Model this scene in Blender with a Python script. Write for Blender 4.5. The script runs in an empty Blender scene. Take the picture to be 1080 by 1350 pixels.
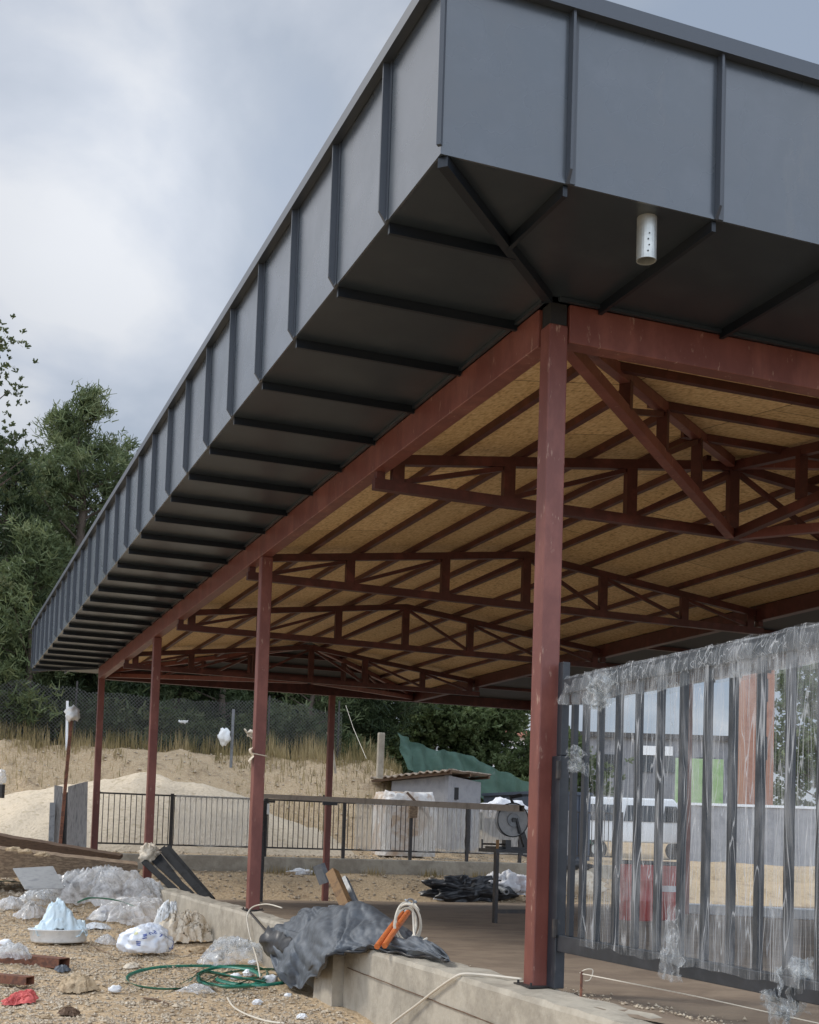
import bpy, math, random
from mathutils import Vector, Matrix, noise
C = bpy.context.scene
COL = C.collection
R = math.radians
random.seed(7)

# ------------------------------------------------------------------ camera
# surveyed viewpoint: standing outside the corner column, lens shifted so that uprights stay upright
CAM = Vector((-3.3293, -6.5103, 0.8327))
FPX = 1684.5
_yaw, _pit, _rol = 0.36838, 0.05819, 0.03212
_f = Vector((math.sin(_yaw) * math.cos(_pit), math.cos(_yaw) * math.cos(_pit), math.sin(_pit)))
_r0 = Vector((math.cos(_yaw), -math.sin(_yaw), 0)); _u0 = _r0.cross(_f)
_r = math.cos(_rol) * _r0 + math.sin(_rol) * _u0
_u = -math.sin(_rol) * _r0 + math.cos(_rol) * _u0
cd = bpy.data.cameras.new('camera'); co = bpy.data.objects.new('camera', cd); COL.objects.link(co)
m = Matrix((_r, _u, -_f)).transposed().to_4x4(); m.translation = CAM
co.matrix_world = m
cd.sensor_fit = 'VERTICAL'; cd.sensor_height = 36; cd.sensor_width = 28.8
cd.lens = FPX / 1350 * 36
cd.shift_y = (1001.93 - 675) / 1350
cd.clip_start = 0.1; cd.clip_end = 3000
C.camera = co
C.render.resolution_x = 819; C.render.resolution_y = 1024

# ------------------------------------------------------------------ light
C.view_settings.view_transform = 'Standard'; C.view_settings.look = 'None'
C.view_settings.exposure = 0.5; C.view_settings.gamma = 1
SUN_DIR = Vector((-0.60, 0.52, 0.74)).normalized()
sd = bpy.data.lights.new('sun', 'SUN'); so = bpy.data.objects.new('sun', sd); COL.objects.link(so)
sd.energy = 1.5; sd.angle = R(14); sd.color = (1, .95, .87)
so.rotation_euler = SUN_DIR.to_track_quat('Z', 'Y').to_euler()
W = bpy.data.worlds.new('World'); C.world = W; W.use_nodes = True
nt = W.node_tree; N = nt.nodes; LK = nt.links
for n in list(N): N.remove(n)
def wn(t, **k):
    n = N.new(t)
    for a, b in k.items(): setattr(n, a, b)
    return n
out = wn('ShaderNodeOutputWorld'); mixs = wn('ShaderNodeMixShader')
bg1 = wn('ShaderNodeBackground'); bg2 = wn('ShaderNodeBackground')
sky = wn('ShaderNodeTexSky', sky_type='NISHITA'); sky.sun_disc = False
sky.sun_elevation = math.asin(SUN_DIR.z); sky.sun_rotation = math.atan2(SUN_DIR.x, SUN_DIR.y)
bg1.inputs[1].default_value = 0.1
LK.new(sky.outputs[0], bg1.inputs[0])
tc = wn('ShaderNodeTexCoord')
sep = wn('ShaderNodeSeparateXYZ'); LK.new(tc.outputs['Generated'], sep.inputs[0])
mx = wn('ShaderNodeMath', operation='MAXIMUM'); LK.new(sep.outputs[2], mx.inputs[0]); mx.inputs[1].default_value = 0.0
ad = wn('ShaderNodeMath', operation='ADD'); LK.new(mx.outputs[0], ad.inputs[0]); ad.inputs[1].default_value = 0.35
dv = wn('ShaderNodeVectorMath', operation='DIVIDE'); LK.new(tc.outputs['Generated'], dv.inputs[0])
cb = wn('ShaderNodeCombineXYZ')
for i in range(3): LK.new(ad.outputs[0], cb.inputs[i])
LK.new(cb.outputs[0], dv.inputs[1])
nz = wn('ShaderNodeTexNoise'); nz.inputs['Scale'].default_value = 2.5; nz.inputs['Detail'].default_value = 7; nz.inputs['Roughness'].default_value = .5; nz.inputs['Distortion'].default_value = .25
LK.new(dv.outputs[0], nz.inputs['Vector'])
rp = wn('ShaderNodeValToRGB'); LK.new(nz.outputs['Fac'], rp.inputs[0])
e = rp.color_ramp.elements
e[0].position = .38; e[0].color = (.385, .46, .585, 1); e[1].position = .63; e[1].color = (.72, .745, .79, 1)
k = e.new(.47); k.color = (.43, .495, .60, 1); k = e.new(.55); k.color = (.54, .595, .69, 1)
# bright patch where the sun sits behind thin cloud
spot = Vector((.138, .882, .451)).normalized()
dt = wn('ShaderNodeVectorMath', operation='DOT_PRODUCT'); LK.new(tc.outputs['Generated'], dt.inputs[0]); dt.inputs[1].default_value = spot
pw = wn('ShaderNodeMath', operation='POWER'); LK.new(dt.outputs['Value'], pw.inputs[0]); pw.inputs[1].default_value = 90
pw0 = wn('ShaderNodeMath', operation='MAXIMUM'); LK.new(dt.outputs['Value'], pw0.inputs[0]); pw0.inputs[1].default_value = 0; LK.new(pw0.outputs[0], pw.inputs[0])
ml = wn('ShaderNodeMath', operation='MULTIPLY'); LK.new(pw.outputs[0], ml.inputs[0]); ml.inputs[1].default_value = .26
nm = wn('ShaderNodeMath', operation='MULTIPLY'); LK.new(ml.outputs[0], nm.inputs[0])
nm2 = wn('ShaderNodeMath', operation='MULTIPLY_ADD'); LK.new(nz.outputs['Fac'], nm2.inputs[0]); nm2.inputs[1].default_value = 1.6; nm2.inputs[2].default_value = 0.15
LK.new(nm2.outputs[0], nm.inputs[1])
av = wn('ShaderNodeVectorMath', operation='ADD'); LK.new(rp.outputs[0], av.inputs[0])
cb2 = wn('ShaderNodeCombineXYZ'); [LK.new(nm.outputs[0], cb2.inputs[i]) for i in range(3)]
LK.new(cb2.outputs[0], av.inputs[1])
# unseen bright cloud round the assumed sun, added for the side fascia to mirror
d2 = wn('ShaderNodeVectorMath', operation='DOT_PRODUCT'); LK.new(tc.outputs['Generated'], d2.inputs[0]); d2.inputs[1].default_value = Vector((-.36, .80, .47)).normalized()
p2a = wn('ShaderNodeMath', operation='MAXIMUM'); LK.new(d2.outputs['Value'], p2a.inputs[0]); p2a.inputs[1].default_value = 0
p2 = wn('ShaderNodeMath', operation='POWER'); LK.new(p2a.outputs[0], p2.inputs[0]); p2.inputs[1].default_value = 34
v2 = wn('ShaderNodeVectorMath', operation='SCALE'); v2.inputs[0].default_value = (.62, .57, .53); LK.new(p2.outputs[0], v2.inputs['Scale'])
av0 = av; av = wn('ShaderNodeVectorMath', operation='ADD'); LK.new(av0.outputs[0], av.inputs[0]); LK.new(v2.outputs[0], av.inputs[1])
# sky behind the camera, unseen, raised in brightness to light the front fascia
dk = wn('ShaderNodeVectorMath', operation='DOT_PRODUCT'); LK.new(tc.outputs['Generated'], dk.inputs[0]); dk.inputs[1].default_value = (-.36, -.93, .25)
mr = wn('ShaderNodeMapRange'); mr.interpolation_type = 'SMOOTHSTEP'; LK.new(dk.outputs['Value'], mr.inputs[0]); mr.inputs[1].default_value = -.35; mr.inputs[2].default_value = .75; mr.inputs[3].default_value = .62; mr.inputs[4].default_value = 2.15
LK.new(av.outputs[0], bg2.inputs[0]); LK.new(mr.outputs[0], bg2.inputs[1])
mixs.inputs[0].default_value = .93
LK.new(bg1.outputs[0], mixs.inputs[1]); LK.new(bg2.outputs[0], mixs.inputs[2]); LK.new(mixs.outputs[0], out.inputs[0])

# ------------------------------------------------------------------ helpers: survey
def ray(px, py): return _f + _r * ((px - 540) / FPX) - _u * ((py - 1001.93) / FPX)
def site(px, py, d): return CAM + ray(px, py) * d
def on_x(px, py, X): q = ray(px, py); return CAM + q * ((X - CAM.x) / q.x)
def on_y(px, py, Y): q = ray(px, py); return CAM + q * ((Y - CAM.y) / q.y)
def on_z(px, py, Z): q = ray(px, py); return CAM + q * ((Z - CAM.z) / q.z)
def sst(a, b, x):
    t = min(1, max(0, (x - a) / (b - a))); return t * t * (3 - 2 * t)
def lerp(a, b, t): return a + (b - a) * t
def pl(x, pts):
    if x <= pts[0][0]: return pts[0][1]
    for (a, va), (b, vb) in zip(pts, pts[1:]):
        if x <= b: return lerp(va, vb, (x - a) / (b - a))
    return pts[-1][1]
def fn(x, y, s, seed=0.0): return noise.noise(Vector((x * s, y * s, seed)))
def floor_z(y): return -.03 - .03 * max(-4, min(19.2, y))
def gz(x, y):
    left = pl(y, [(-8, -.52), (2, -.49), (6, -.46), (8, -.44), (9.6, -.34), (11, -.14), (12.6, 0), (15, .08), (19, .18), (21.5, .28)])
    left -= .0 if x > -3 else min(.25, (-3 - x) * .02)
    fl = floor_z(y)
    if y > 18.9: fl = lerp(floor_z(19.2), -.1, sst(18.9, 21.3, y))
    w = sst(-.14, -.1, x) if y < 12 else sst(-.6, .8, x)
    z = lerp(left, fl, w)
    if y > 21.45: z = lerp(z, .24, sst(21.45, 21.6, y)) if x > -.6 else lerp(z, .3, sst(21.45, 22, y))
    ww = 1 - sst(8.6, 14, x)
    z += 2.65 * ww * sst(24.0, 28.6, y + .8 * fn(x, y, .35, 3) + .02 * x)
    z += 1.6 * (1 - ww) * sst(30, 60, y)
    z += .35 * ww * sst(30, 60, y)
    amp = .045 if (x < -.2 and y < 20) else .035
    if x > -.14 and y < 19.0: amp = .006
    elif y > 23: amp = .17
    z += amp * fn(x, y, 1.6, 1) + amp * .5 * fn(x, y, 4.3, 2) + (amp * .3 * fn(x, y, 11, 5) if amp > .03 else 0)
    return z
def hit(px, py):
    q = ray(px, py); t = 4.0
    while t < 120:
        P = CAM + q * t
        if P.z <= gz(P.x, P.y): return P
        t += .03
    return P

# ------------------------------------------------------------------ helpers: mesh building
class MB:
    def __init__(s): s.v = []; s.f = []
    def add(s, vs, fs):
        o = len(s.v); s.v += [Vector(v) for v in vs]; s.f += [[i + o for i in f] for f in fs]
    def box(s, c, d, rz=0.0):
        x, y, z = d[0] / 2, d[1] / 2, d[2] / 2; ca, sa = math.cos(rz), math.sin(rz)
        vs = []
        for a, b, e in ((-1, -1, -1), (1, -1, -1), (1, 1, -1), (-1, 1, -1), (-1, -1, 1), (1, -1, 1), (1, 1, 1), (-1, 1, 1)):
            px, py = a * x, b * y
            vs.append((c[0] + px * ca - py * sa, c[1] + px * sa + py * ca, c[2] + e * z))
        s.add(vs, [[3, 2, 1, 0], [4, 5, 6, 7], [0, 1, 5, 4], [1, 2, 6, 5], [2, 3, 7, 6], [3, 0, 4, 7]])
        return s
    def span(s, a, b):
        return s.box([(a[i] + b[i]) / 2 for i in range(3)], [abs(b[i] - a[i]) for i in range(3)])
    def frame_axes(s, p, q, up):
        d = (q - p).normalized(); up = Vector(up)
        if abs(d.dot(up)) > .98: up = Vector((1, 0, 0))
        sx = d.cross(up).normalized(); return d, sx, sx.cross(d)
    def bar(s, p, q, w, h, up=(0, 0, 1), hollow=0.0, taper=1.0):
        p, q = Vector(p), Vector(q); d, sx, sy = s.frame_axes(p, q, up)
        def ring(c, k=1, t=0): return [c + sx * (a * (w / 2 - t) * k) + sy * (b * (h / 2 - t) * k) for a, b in ((-1, -1), (1, -1), (1, 1), (-1, 1))]
        if not hollow:
            s.add(ring(p) + ring(q, taper), [[0, 1, 2, 3], [7, 6, 5, 4], [0, 4, 5, 1], [1, 5, 6, 2], [2, 6, 7, 3], [3, 7, 4, 0]])
        else:
            vs = ring(p) + ring(q) + ring(p, 1, hollow) + ring(q, 1, hollow); fs = []
            for i in range(4):
                j = (i + 1) % 4
                fs += [[i, i + 4, j + 4, j], [i + 8, j + 8, j + 12, i + 12], [i, j, j + 8, i + 8], [i + 4, i + 12, j + 12, j + 4]]
            s.add(vs, fs)
        return s
    def tube(s, pts, r, n=8, closed=False, cap=True):
        pts = [Vector(p) for p in pts]; m = len(pts); rings = []; prev = None
        for i, p in enumerate(pts):
            a = pts[(i - 1) % m] if (i or closed) else p; b = pts[(i + 1) % m] if (i < m - 1 or closed) else p
            d = (b - a).normalized() if (b - a).length > 1e-9 else Vector((0, 0, 1))
            if prev is None:
                up = Vector((0, 0, 1)) if abs(d.z) < .9 else Vector((1, 0, 0)); sx = d.cross(up).normalized()
            else:
                sx = (prev - d * prev.dot(d)); sx = sx.normalized() if sx.length > 1e-6 else d.orthogonal().normalized()
            prev = sx; sy = d.cross(sx); rr = r[i] if isinstance(r, (list, tuple)) else r
            rings.append([p + (sx * math.cos(2 * math.pi * k / n) + sy * math.sin(2 * math.pi * k / n)) * rr for k in range(n)])
        fs = []
        for i in range(m if closed else m - 1):
            for k in range(n):
                j = (i + 1) % m; l = (k + 1) % n
                fs.append([i * n + k, i * n + l, j * n + l, j * n + k])
        if cap and not closed: fs += [list(range(n))[::-1], [(m - 1) * n + k for k in range(n)]]
        s.add([v for g in rings for v in g], fs); return s
    def grid(s, F, nu, nv, closed_u=False):
        vs = [F(i / (nu if closed_u else nu - 1), j / (nv - 1)) for j in range(nv) for i in range(nu)]
        fs = []
        for j in range(nv - 1):
            for i in range(nu if closed_u else nu - 1):
                k = (i + 1) % nu
                fs.append([j * nu + i, j * nu + k, (j + 1) * nu + k, (j + 1) * nu + i])
        s.add(vs, fs); return s
    def lathe(s, prof, c, n=32, sx=1.0, sy=1.0, rz=0):
        vs = []; ca, sa = math.cos(rz), math.sin(rz)
        for r, z in prof:
            for k in range(n):
                a = 2 * math.pi * k / n; x, y = r * sx * math.cos(a), r * sy * math.sin(a)
                vs.append((c[0] + x * ca - y * sa, c[1] + x * sa + y * ca, c[2] + z))
        fs = [[i * n + k, i * n + (k + 1) % n, (i + 1) * n + (k + 1) % n, (i + 1) * n + k] for i in range(len(prof) - 1) for k in range(n)]
        s.add(vs, fs); return s

def root_of(o):
    while o.parent: o = o.parent
    return o
def obj(name, mb, mat, parent=None, smooth=False, at=None, solid=0.0, bevel=0.0):
    me = bpy.data.meshes.new(name)
    off = Vector(root_of(parent).location) if parent else (Vector(at) if at is not None else Vector((0, 0, 0)))
    me.from_pydata([tuple(v - off) for v in mb.v], [], mb.f); me.update()
    if smooth:
        for p in me.polygons: p.use_smooth = True
    o = bpy.data.objects.new(name, me); COL.objects.link(o)
    if mat: me.materials.append(mat)
    if parent: o.parent = parent
    else: o.location = off
    if solid:
        md = o.modifiers.new('thickness', 'SOLIDIFY'); md.thickness = solid; md.offset = 0
    if bevel:
        md = o.modifiers.new('bevel', 'BEVEL'); md.width = bevel; md.segments = 2; md.limit_method = 'ANGLE'
    return o
def tag(o, label, cat, group=None):
    o['label'] = label; o['category'] = cat
    if group: o['group'] = group
    return o
def kind(o, k): o['kind'] = k; return o
def thing(name, label, cat, loc, group=None):
    o = bpy.data.objects.new(name, None); COL.objects.link(o); o.location = loc; o.empty_display_size = .2
    return tag(o, label, cat, group)
def copy_tree(o, parent=None):
    c = o.copy(); COL.objects.link(c)
    if parent: c.parent = parent
    for ch in list(o.children): copy_tree(ch, c)
    return c

# ------------------------------------------------------------------ helpers: materials
def mat(name, base, rough=.6, metal=0.0, spec=.5, var=None, vscale=4.0, stretch=(1, 1, 1), detail=6, ramp=(.35, .65), bump=0.0, bscale=20.0, bdetail=4, coat=0.0, trans=0.0):
    M = bpy.data.materials.new(name); M.use_nodes = True
    t = M.node_tree; b = t.nodes['Principled BSDF']
    b.inputs['Base Color'].default_value = (*base, 1); b.inputs['Roughness'].default_value = rough
    b.inputs['Metallic'].default_value = metal; b.inputs['Specular IOR Level'].default_value = spec
    if coat: b.inputs['Coat Weight'].default_value = coat; b.inputs['Coat Roughness'].default_value = .25
    if trans: b.inputs['Transmission Weight'].default_value = trans
    g = t.nodes.new('ShaderNodeTexCoord'); mp = t.nodes.new('ShaderNodeMapping'); mp.inputs['Scale'].default_value = stretch
    gm = t.nodes.new('ShaderNodeNewGeometry'); t.links.new(gm.outputs['Position'], mp.inputs[0])
    if var:
        n = t.nodes.new('ShaderNodeTexNoise'); n.inputs['Scale'].default_value = vscale; n.inputs['Detail'].default_value = detail; n.inputs['Roughness'].default_value = .62
        t.links.new(mp.outputs[0], n.inputs['Vector'])
        r = t.nodes.new('ShaderNodeValToRGB'); t.links.new(n.outputs['Fac'], r.inputs[0])
        cols = [base] + list(var); el = r.color_ramp.elements
        el[0].position = ramp[0]; el[0].color = (*cols[0], 1); el[1].position = ramp[1]; el[1].color = (*cols[-1], 1)
        for i in range(1, len(cols) - 1):
            q = el.new(lerp(ramp[0], ramp[1], i / (len(cols) - 1))); q.color = (*cols[i], 1)
        t.links.new(r.outputs[0], b.inputs['Base Color'])
    if bump:
        n2 = t.nodes.new('ShaderNodeTexNoise'); n2.inputs['Scale'].default_value = bscale; n2.inputs['Detail'].default_value = bdetail
        t.links.new(mp.outputs[0], n2.inputs['Vector'])
        bp = t.nodes.new('ShaderNodeBump'); bp.inputs['Strength'].default_value = 1; bp.inputs['Distance'].default_value = bump
        t.links.new(n2.outputs['Fac'], bp.inputs['Height']); t.links.new(bp.outputs[0], b.inputs['Normal'])
    return M
def overlay(M, color, scale, lo, hi, stretch=(1, 1, 1), amount=1.0, detail=5):
    """patches of another colour on a material (wear, dirt) with a shape of their own"""
    t = M.node_tree; b = t.nodes['Principled BSDF']; s = b.inputs['Base Color']
    gm = t.nodes.new('ShaderNodeNewGeometry'); mp = t.nodes.new('ShaderNodeMapping'); mp.inputs['Scale'].default_value = stretch
    t.links.new(gm.outputs['Position'], mp.inputs[0])
    n = t.nodes.new('ShaderNodeTexNoise'); n.inputs['Scale'].default_value = scale; n.inputs['Detail'].default_value = detail; n.inputs['Roughness'].default_value = .65
    t.links.new(mp.outputs[0], n.inputs['Vector'])
    r = t.nodes.new('ShaderNodeMapRange'); r.inputs[1].default_value = lo; r.inputs[2].default_value = hi; r.inputs[4].default_value = amount
    t.links.new(n.outputs['Fac'], r.inputs[0])
    mx = t.nodes.new('ShaderNodeMix'); mx.data_type = 'RGBA'; t.links.new(r.outputs[0], mx.inputs[0])
    if s.is_linked: t.links.new(s.links[0].from_socket, mx.inputs[6])
    else: mx.inputs[6].default_value = s.default_value
    mx.inputs[7].default_value = (*color, 1)
    t.links.new(mx.outputs[2], b.inputs['Base Color']); return M

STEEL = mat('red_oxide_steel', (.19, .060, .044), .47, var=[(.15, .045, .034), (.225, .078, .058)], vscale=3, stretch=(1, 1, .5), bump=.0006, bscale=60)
overlay(STEEL, (.38, .25, .19), 24, .63, .70, (1, 1, .30), .75)
overlay(STEEL, (.09, .035, .028), 6, .6, .75, (1, 1, .18), .6)
overlay(STEEL, (.33, .13, .11), 2.2, .55, .75, (1, 1, .4), .35)
TRUSS = mat('shaded_red_oxide_steel', (.085, .022, .017), .5, var=[(.062, .016, .012), (.115, .031, .024)], vscale=4)  # same red oxide steel, low light under the roof put into a darker base
OSB = mat('osb_board', (.30, .165, .065), .7)
def osb_nodes(M):
    t = M.node_tree; b = t.nodes['Principled BSDF']; gm = t.nodes.new('ShaderNodeNewGeometry'); acc = None
    layers = [((8, 34, 6), .5, 1), ((32, 9, 6), .9, 2), ((21, 19, 12), 1.9, 3)]
    for sc, rz, seed in layers:
        mp = t.nodes.new('ShaderNodeMapping'); mp.inputs['Scale'].default_value = sc; mp.inputs['Rotation'].default_value = (0, 0, rz); mp.inputs['Location'].default_value = (seed, seed * 3, 0)
        t.links.new(gm.outputs['Position'], mp.inputs[0])
        v = t.nodes.new('ShaderNodeTexNoise'); v.inputs['Scale'].default_value = 1.6; v.inputs['Detail'].default_value = 4
        t.links.new(mp.outputs[0], v.inputs['Vector'])
        if acc is None: acc = v.outputs['Fac']
        else:
            a = t.nodes.new('ShaderNodeMath'); a.operation = 'ADD'; t.links.new(acc, a.inputs[0]); t.links.new(v.outputs['Fac'], a.inputs[1]); acc = a.outputs[0]
    d = t.nodes.new('ShaderNodeMath'); d.operation = 'DIVIDE'; d.inputs[1].default_value = 3; t.links.new(acc, d.inputs[0])
    r = t.nodes.new('ShaderNodeValToRGB'); t.links.new(d.outputs[0], r.inputs[0]); el = r.color_ramp.elements
    el[0].position = .37; el[0].color = (.40, .245, .115, 1); el[1].position = .66; el[1].color = (.90, .70, .42, 1)
    k = el.new(.46); k.color = (.68, .46, .22, 1); k = el.new(.53); k.color = (.80, .575, .30, 1)
    # board joints
    mp = t.nodes.new('ShaderNodeMapping'); mp.inputs['Rotation'].default_value = (0, 0, math.pi / 2); t.links.new(gm.outputs['Position'], mp.inputs[0])
    br = t.nodes.new('ShaderNodeTexBrick'); br.inputs['Scale'].default_value = 1; br.inputs['Brick Width'].default_value = 2.44; br.inputs['Row Height'].default_value = 1.22
    br.inputs['Mortar Size'].default_value = .006; br.inputs['Color1'].default_value = (1, 1, 1, 1); br.inputs['Color2'].default_value = (.80, .79, .77, 1); br.inputs['Mortar'].default_value = (.25, .2, .15, 1)
    t.links.new(mp.outputs[0], br.inputs['Vector'])
    mx = t.nodes.new('ShaderNodeMix'); mx.data_type = 'RGBA'; mx.blend_type = 'MULTIPLY'; mx.inputs[0].default_value = 1
    t.links.new(r.outputs[0], mx.inputs[6]); t.links.new(br.outputs[0], mx.inputs[7]); t.links.new(mx.outputs[2], b.inputs['Base Color'])
osb_nodes(OSB)
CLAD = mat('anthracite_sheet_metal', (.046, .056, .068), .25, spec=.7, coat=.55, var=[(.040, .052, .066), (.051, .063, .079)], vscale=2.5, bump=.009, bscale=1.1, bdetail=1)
_t = CLAD.node_tree; _n = _t.nodes.new('ShaderNodeTexNoise'); _n.inputs['Scale'].default_value = 3.5; _n.inputs['Detail'].default_value = 3; _n.inputs['Roughness'].default_value = .5
_g = _t.nodes.new('ShaderNodeNewGeometry'); _t.links.new(_g.outputs['Position'], _n.inputs['Vector']); _m = _t.nodes.new('ShaderNodeMapRange'); _m.inputs[1].default_value = .3; _m.inputs[2].default_value = .7; _m.inputs[3].default_value = .21; _m.inputs[4].default_value = .34
_t.links.new(_n.outputs['Fac'], _m.inputs[0]); _t.links.new(_m.outputs[0], _t.nodes['Principled BSDF'].inputs['Roughness'])
overlay(CLAD, (.10, .098, .092), 5, .6, .78, (1, 1, .35), .4)
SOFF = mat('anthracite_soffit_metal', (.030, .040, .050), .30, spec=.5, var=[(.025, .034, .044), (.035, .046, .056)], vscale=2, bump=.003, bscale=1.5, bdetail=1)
SEAMD = mat('soffit_seam_metal', (.010, .014, .020), .35, spec=.35)  # same sheet metal as the soffit, ribs' dark reflection put into the colour
TRIM = mat('anthracite_trim', (.045, .054, .068), .4, spec=.5)
BLACK = mat('matte_black', (.012, .012, .013), .7)
GALV = mat('galvanised_pipe', (.45, .47, .46), .4, metal=.6, var=[(.5, .52, .5), (.38, .4, .39)], vscale=8)
GATE = mat('charcoal_gate_paint', (.022, .026, .033), .42, var=[(.018, .022, .028), (.03, .034, .042)], vscale=6)
overlay(GATE, (.16, .15, .14), 22, .64, .75, (1, 1, .4), .5)
DARKST = mat('dark_weathered_steel', (.03, .026, .024), .5, var=[(.022, .02, .02), (.06, .045, .036)], vscale=12)
CONC = mat('raw_concrete', (.36, .32, .255), .9, var=[(.43, .385, .31), (.31, .275, .22), (.40, .355, .28)], vscale=2.6, ramp=(.3, .7), bump=.006, bscale=24, bdetail=6)
overlay(CONC, (.21, .18, .14), 3, .58, .72, (1, 1, 1.6), .5)
overlay(CONC, (.10, .085, .07), 30, .73, .77, (1, 1, 1), .7, 2)
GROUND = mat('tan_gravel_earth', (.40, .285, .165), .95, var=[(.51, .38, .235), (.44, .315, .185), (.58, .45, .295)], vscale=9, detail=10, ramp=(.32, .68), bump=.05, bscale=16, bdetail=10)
overlay(GROUND, (.21, .145, .085), 2.2, .52, .66, (1, 1, 1), .65, 9)
overlay(GROUND, (.58, .48, .345), 26, .56, .66, (1, 1, 1), .8, 4)
overlay(GROUND, (.17, .12, .075), 40, .62, .70, (1, 1, 1), .7, 3)
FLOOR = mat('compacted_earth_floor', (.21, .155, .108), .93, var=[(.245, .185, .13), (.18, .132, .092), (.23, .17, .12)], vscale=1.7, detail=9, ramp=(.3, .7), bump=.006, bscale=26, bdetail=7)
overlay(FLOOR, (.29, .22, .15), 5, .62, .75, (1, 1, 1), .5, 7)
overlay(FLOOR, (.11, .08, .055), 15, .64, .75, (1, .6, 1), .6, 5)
SAND = mat('pale_sand', (.55, .45, .32), .95, var=[(.64, .53, .39), (.49, .395, .27)], vscale=6, detail=10, bump=.03, bscale=14, bdetail=10)
overlay(SAND, (.40, .31, .20), 12, .58, .7, (1, 1, 1), .6, 6)
STONE = mat('gravel_stone', (.40, .32, .22), .9, var=[(.55, .46, .34), (.27, .205, .14), (.62, .54, .42)], vscale=21, detail=1, ramp=(.3, .7))
ROCK = mat('tan_rock', (.36, .26, .155), .9, var=[(.47, .36, .23), (.28, .20, .12)], vscale=9, bump=.01, bscale=25)
def film_mat(name, alpha_lo, alpha_hi, sc=(28, 28, 1.6), col=(.8, .82, .84), rough=.10, lo=.42, hi=.72, crease=None):
    M = bpy.data.materials.new(name); M.use_nodes = True; t = M.node_tree
    b = t.nodes['Principled BSDF']; b.inputs['Base Color'].default_value = (*col, 1); b.inputs['Roughness'].default_value = rough; b.inputs['Specular IOR Level'].default_value = .6
    gm = t.nodes.new('ShaderNodeNewGeometry'); mp = t.nodes.new('ShaderNodeMapping'); mp.inputs['Scale'].default_value = sc; t.links.new(gm.outputs['Position'], mp.inputs[0])
    n = t.nodes.new('ShaderNodeTexNoise'); n.inputs['Scale'].default_value = 1; n.inputs['Detail'].default_value = 6; n.inputs['Roughness'].default_value = .68; n.inputs['Distortion'].default_value = .6
    t.links.new(mp.outputs[0], n.inputs['Vector'])
    r = t.nodes.new('ShaderNodeMapRange'); r.inputs[1].default_value = lo; r.inputs[2].default_value = hi; r.inputs[3].default_value = alpha_lo; r.inputs[4].default_value = alpha_hi
    t.links.new(n.outputs['Fac'], r.inputs[0])
    tl = t.nodes.new('ShaderNodeBsdfTranslucent'); tl.inputs[0].default_value = (*col, 1)
    ms = t.nodes.new('ShaderNodeMixShader'); ms.inputs[0].default_value = .35; t.links.new(b.outputs[0], ms.inputs[1]); t.links.new(tl.outputs[0], ms.inputs[2])
    tr = t.nodes.new('ShaderNodeBsdfTransparent'); tr.inputs[0].default_value = (.97, .98, .98, 1)
    fac = r.outputs[0]
    if crease:      # cloudy and clear areas of the film
        n3 = t.nodes.new('ShaderNodeTexNoise'); n3.inputs['Scale'].default_value = 2.2; n3.inputs['Detail'].default_value = 3; t.links.new(gm.outputs['Position'], n3.inputs['Vector'])
        r3 = t.nodes.new('ShaderNodeMapRange'); r3.inputs[1].default_value = .38; r3.inputs[2].default_value = .64; r3.inputs[3].default_value = .30; r3.inputs[4].default_value = 1.15; t.links.new(n3.outputs['Fac'], r3.inputs[0])
        mu = t.nodes.new('ShaderNodeMath'); mu.operation = 'MULTIPLY'; t.links.new(fac, mu.inputs[0]); t.links.new(r3.outputs[0], mu.inputs[1]); fac = mu.outputs[0]
    if crease:      # thin white crease lines pressed into the film
        for rot, sh in ((.30, 0), (-.20, 7), (.05, 13)):
            mp2 = t.nodes.new('ShaderNodeMapping'); mp2.inputs['Scale'].default_value = crease; mp2.inputs['Rotation'].default_value = (rot, 0, 0); mp2.inputs['Location'].default_value = (sh, sh, sh); t.links.new(gm.outputs['Position'], mp2.inputs[0])
            n2 = t.nodes.new('ShaderNodeTexNoise'); n2.inputs['Scale'].default_value = 1; n2.inputs['Detail'].default_value = 1.5; n2.inputs['Distortion'].default_value = .15; t.links.new(mp2.outputs[0], n2.inputs['Vector'])
            sb = t.nodes.new('ShaderNodeMath'); sb.operation = 'SUBTRACT'; sb.inputs[1].default_value = .5; t.links.new(n2.outputs['Fac'], sb.inputs[0])
            ab = t.nodes.new('ShaderNodeMath'); ab.operation = 'ABSOLUTE'; t.links.new(sb.outputs[0], ab.inputs[0])
            r2 = t.nodes.new('ShaderNodeMapRange'); r2.inputs[1].default_value = 0; r2.inputs[2].default_value = .008; r2.inputs[3].default_value = .50; r2.inputs[4].default_value = 0; t.links.new(ab.outputs[0], r2.inputs[0])
            mm_ = t.nodes.new('ShaderNodeMath'); mm_.operation = 'MAXIMUM'; t.links.new(fac, mm_.inputs[0]); t.links.new(r2.outputs[0], mm_.inputs[1]); fac = mm_.outputs[0]
    m2 = t.nodes.new('ShaderNodeMixShader'); t.links.new(fac, m2.inputs[0]); t.links.new(tr.outputs[0], m2.inputs[1]); t.links.new(ms.outputs[0], m2.inputs[2])
    bp = t.nodes.new('ShaderNodeBump'); bp.inputs['Distance'].default_value = .01; t.links.new(n.outputs['Fac'], bp.inputs['Height']); t.links.new(bp.outputs[0], b.inputs['Normal'])
    o = t.nodes['Material Output']; t.links.new(m2.outputs[0], o.inputs[0]); return M
FILM = film_mat('clear_wrapping_film', .025, .42, (11, 11, 2.0), lo=.44, hi=.80, crease=(10, 10, .55))
FILMT = film_mat('gathered_film', .08, .50, (12, 12, 7), lo=.42, hi=.76, crease=(14, 14, 1.6))
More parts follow.
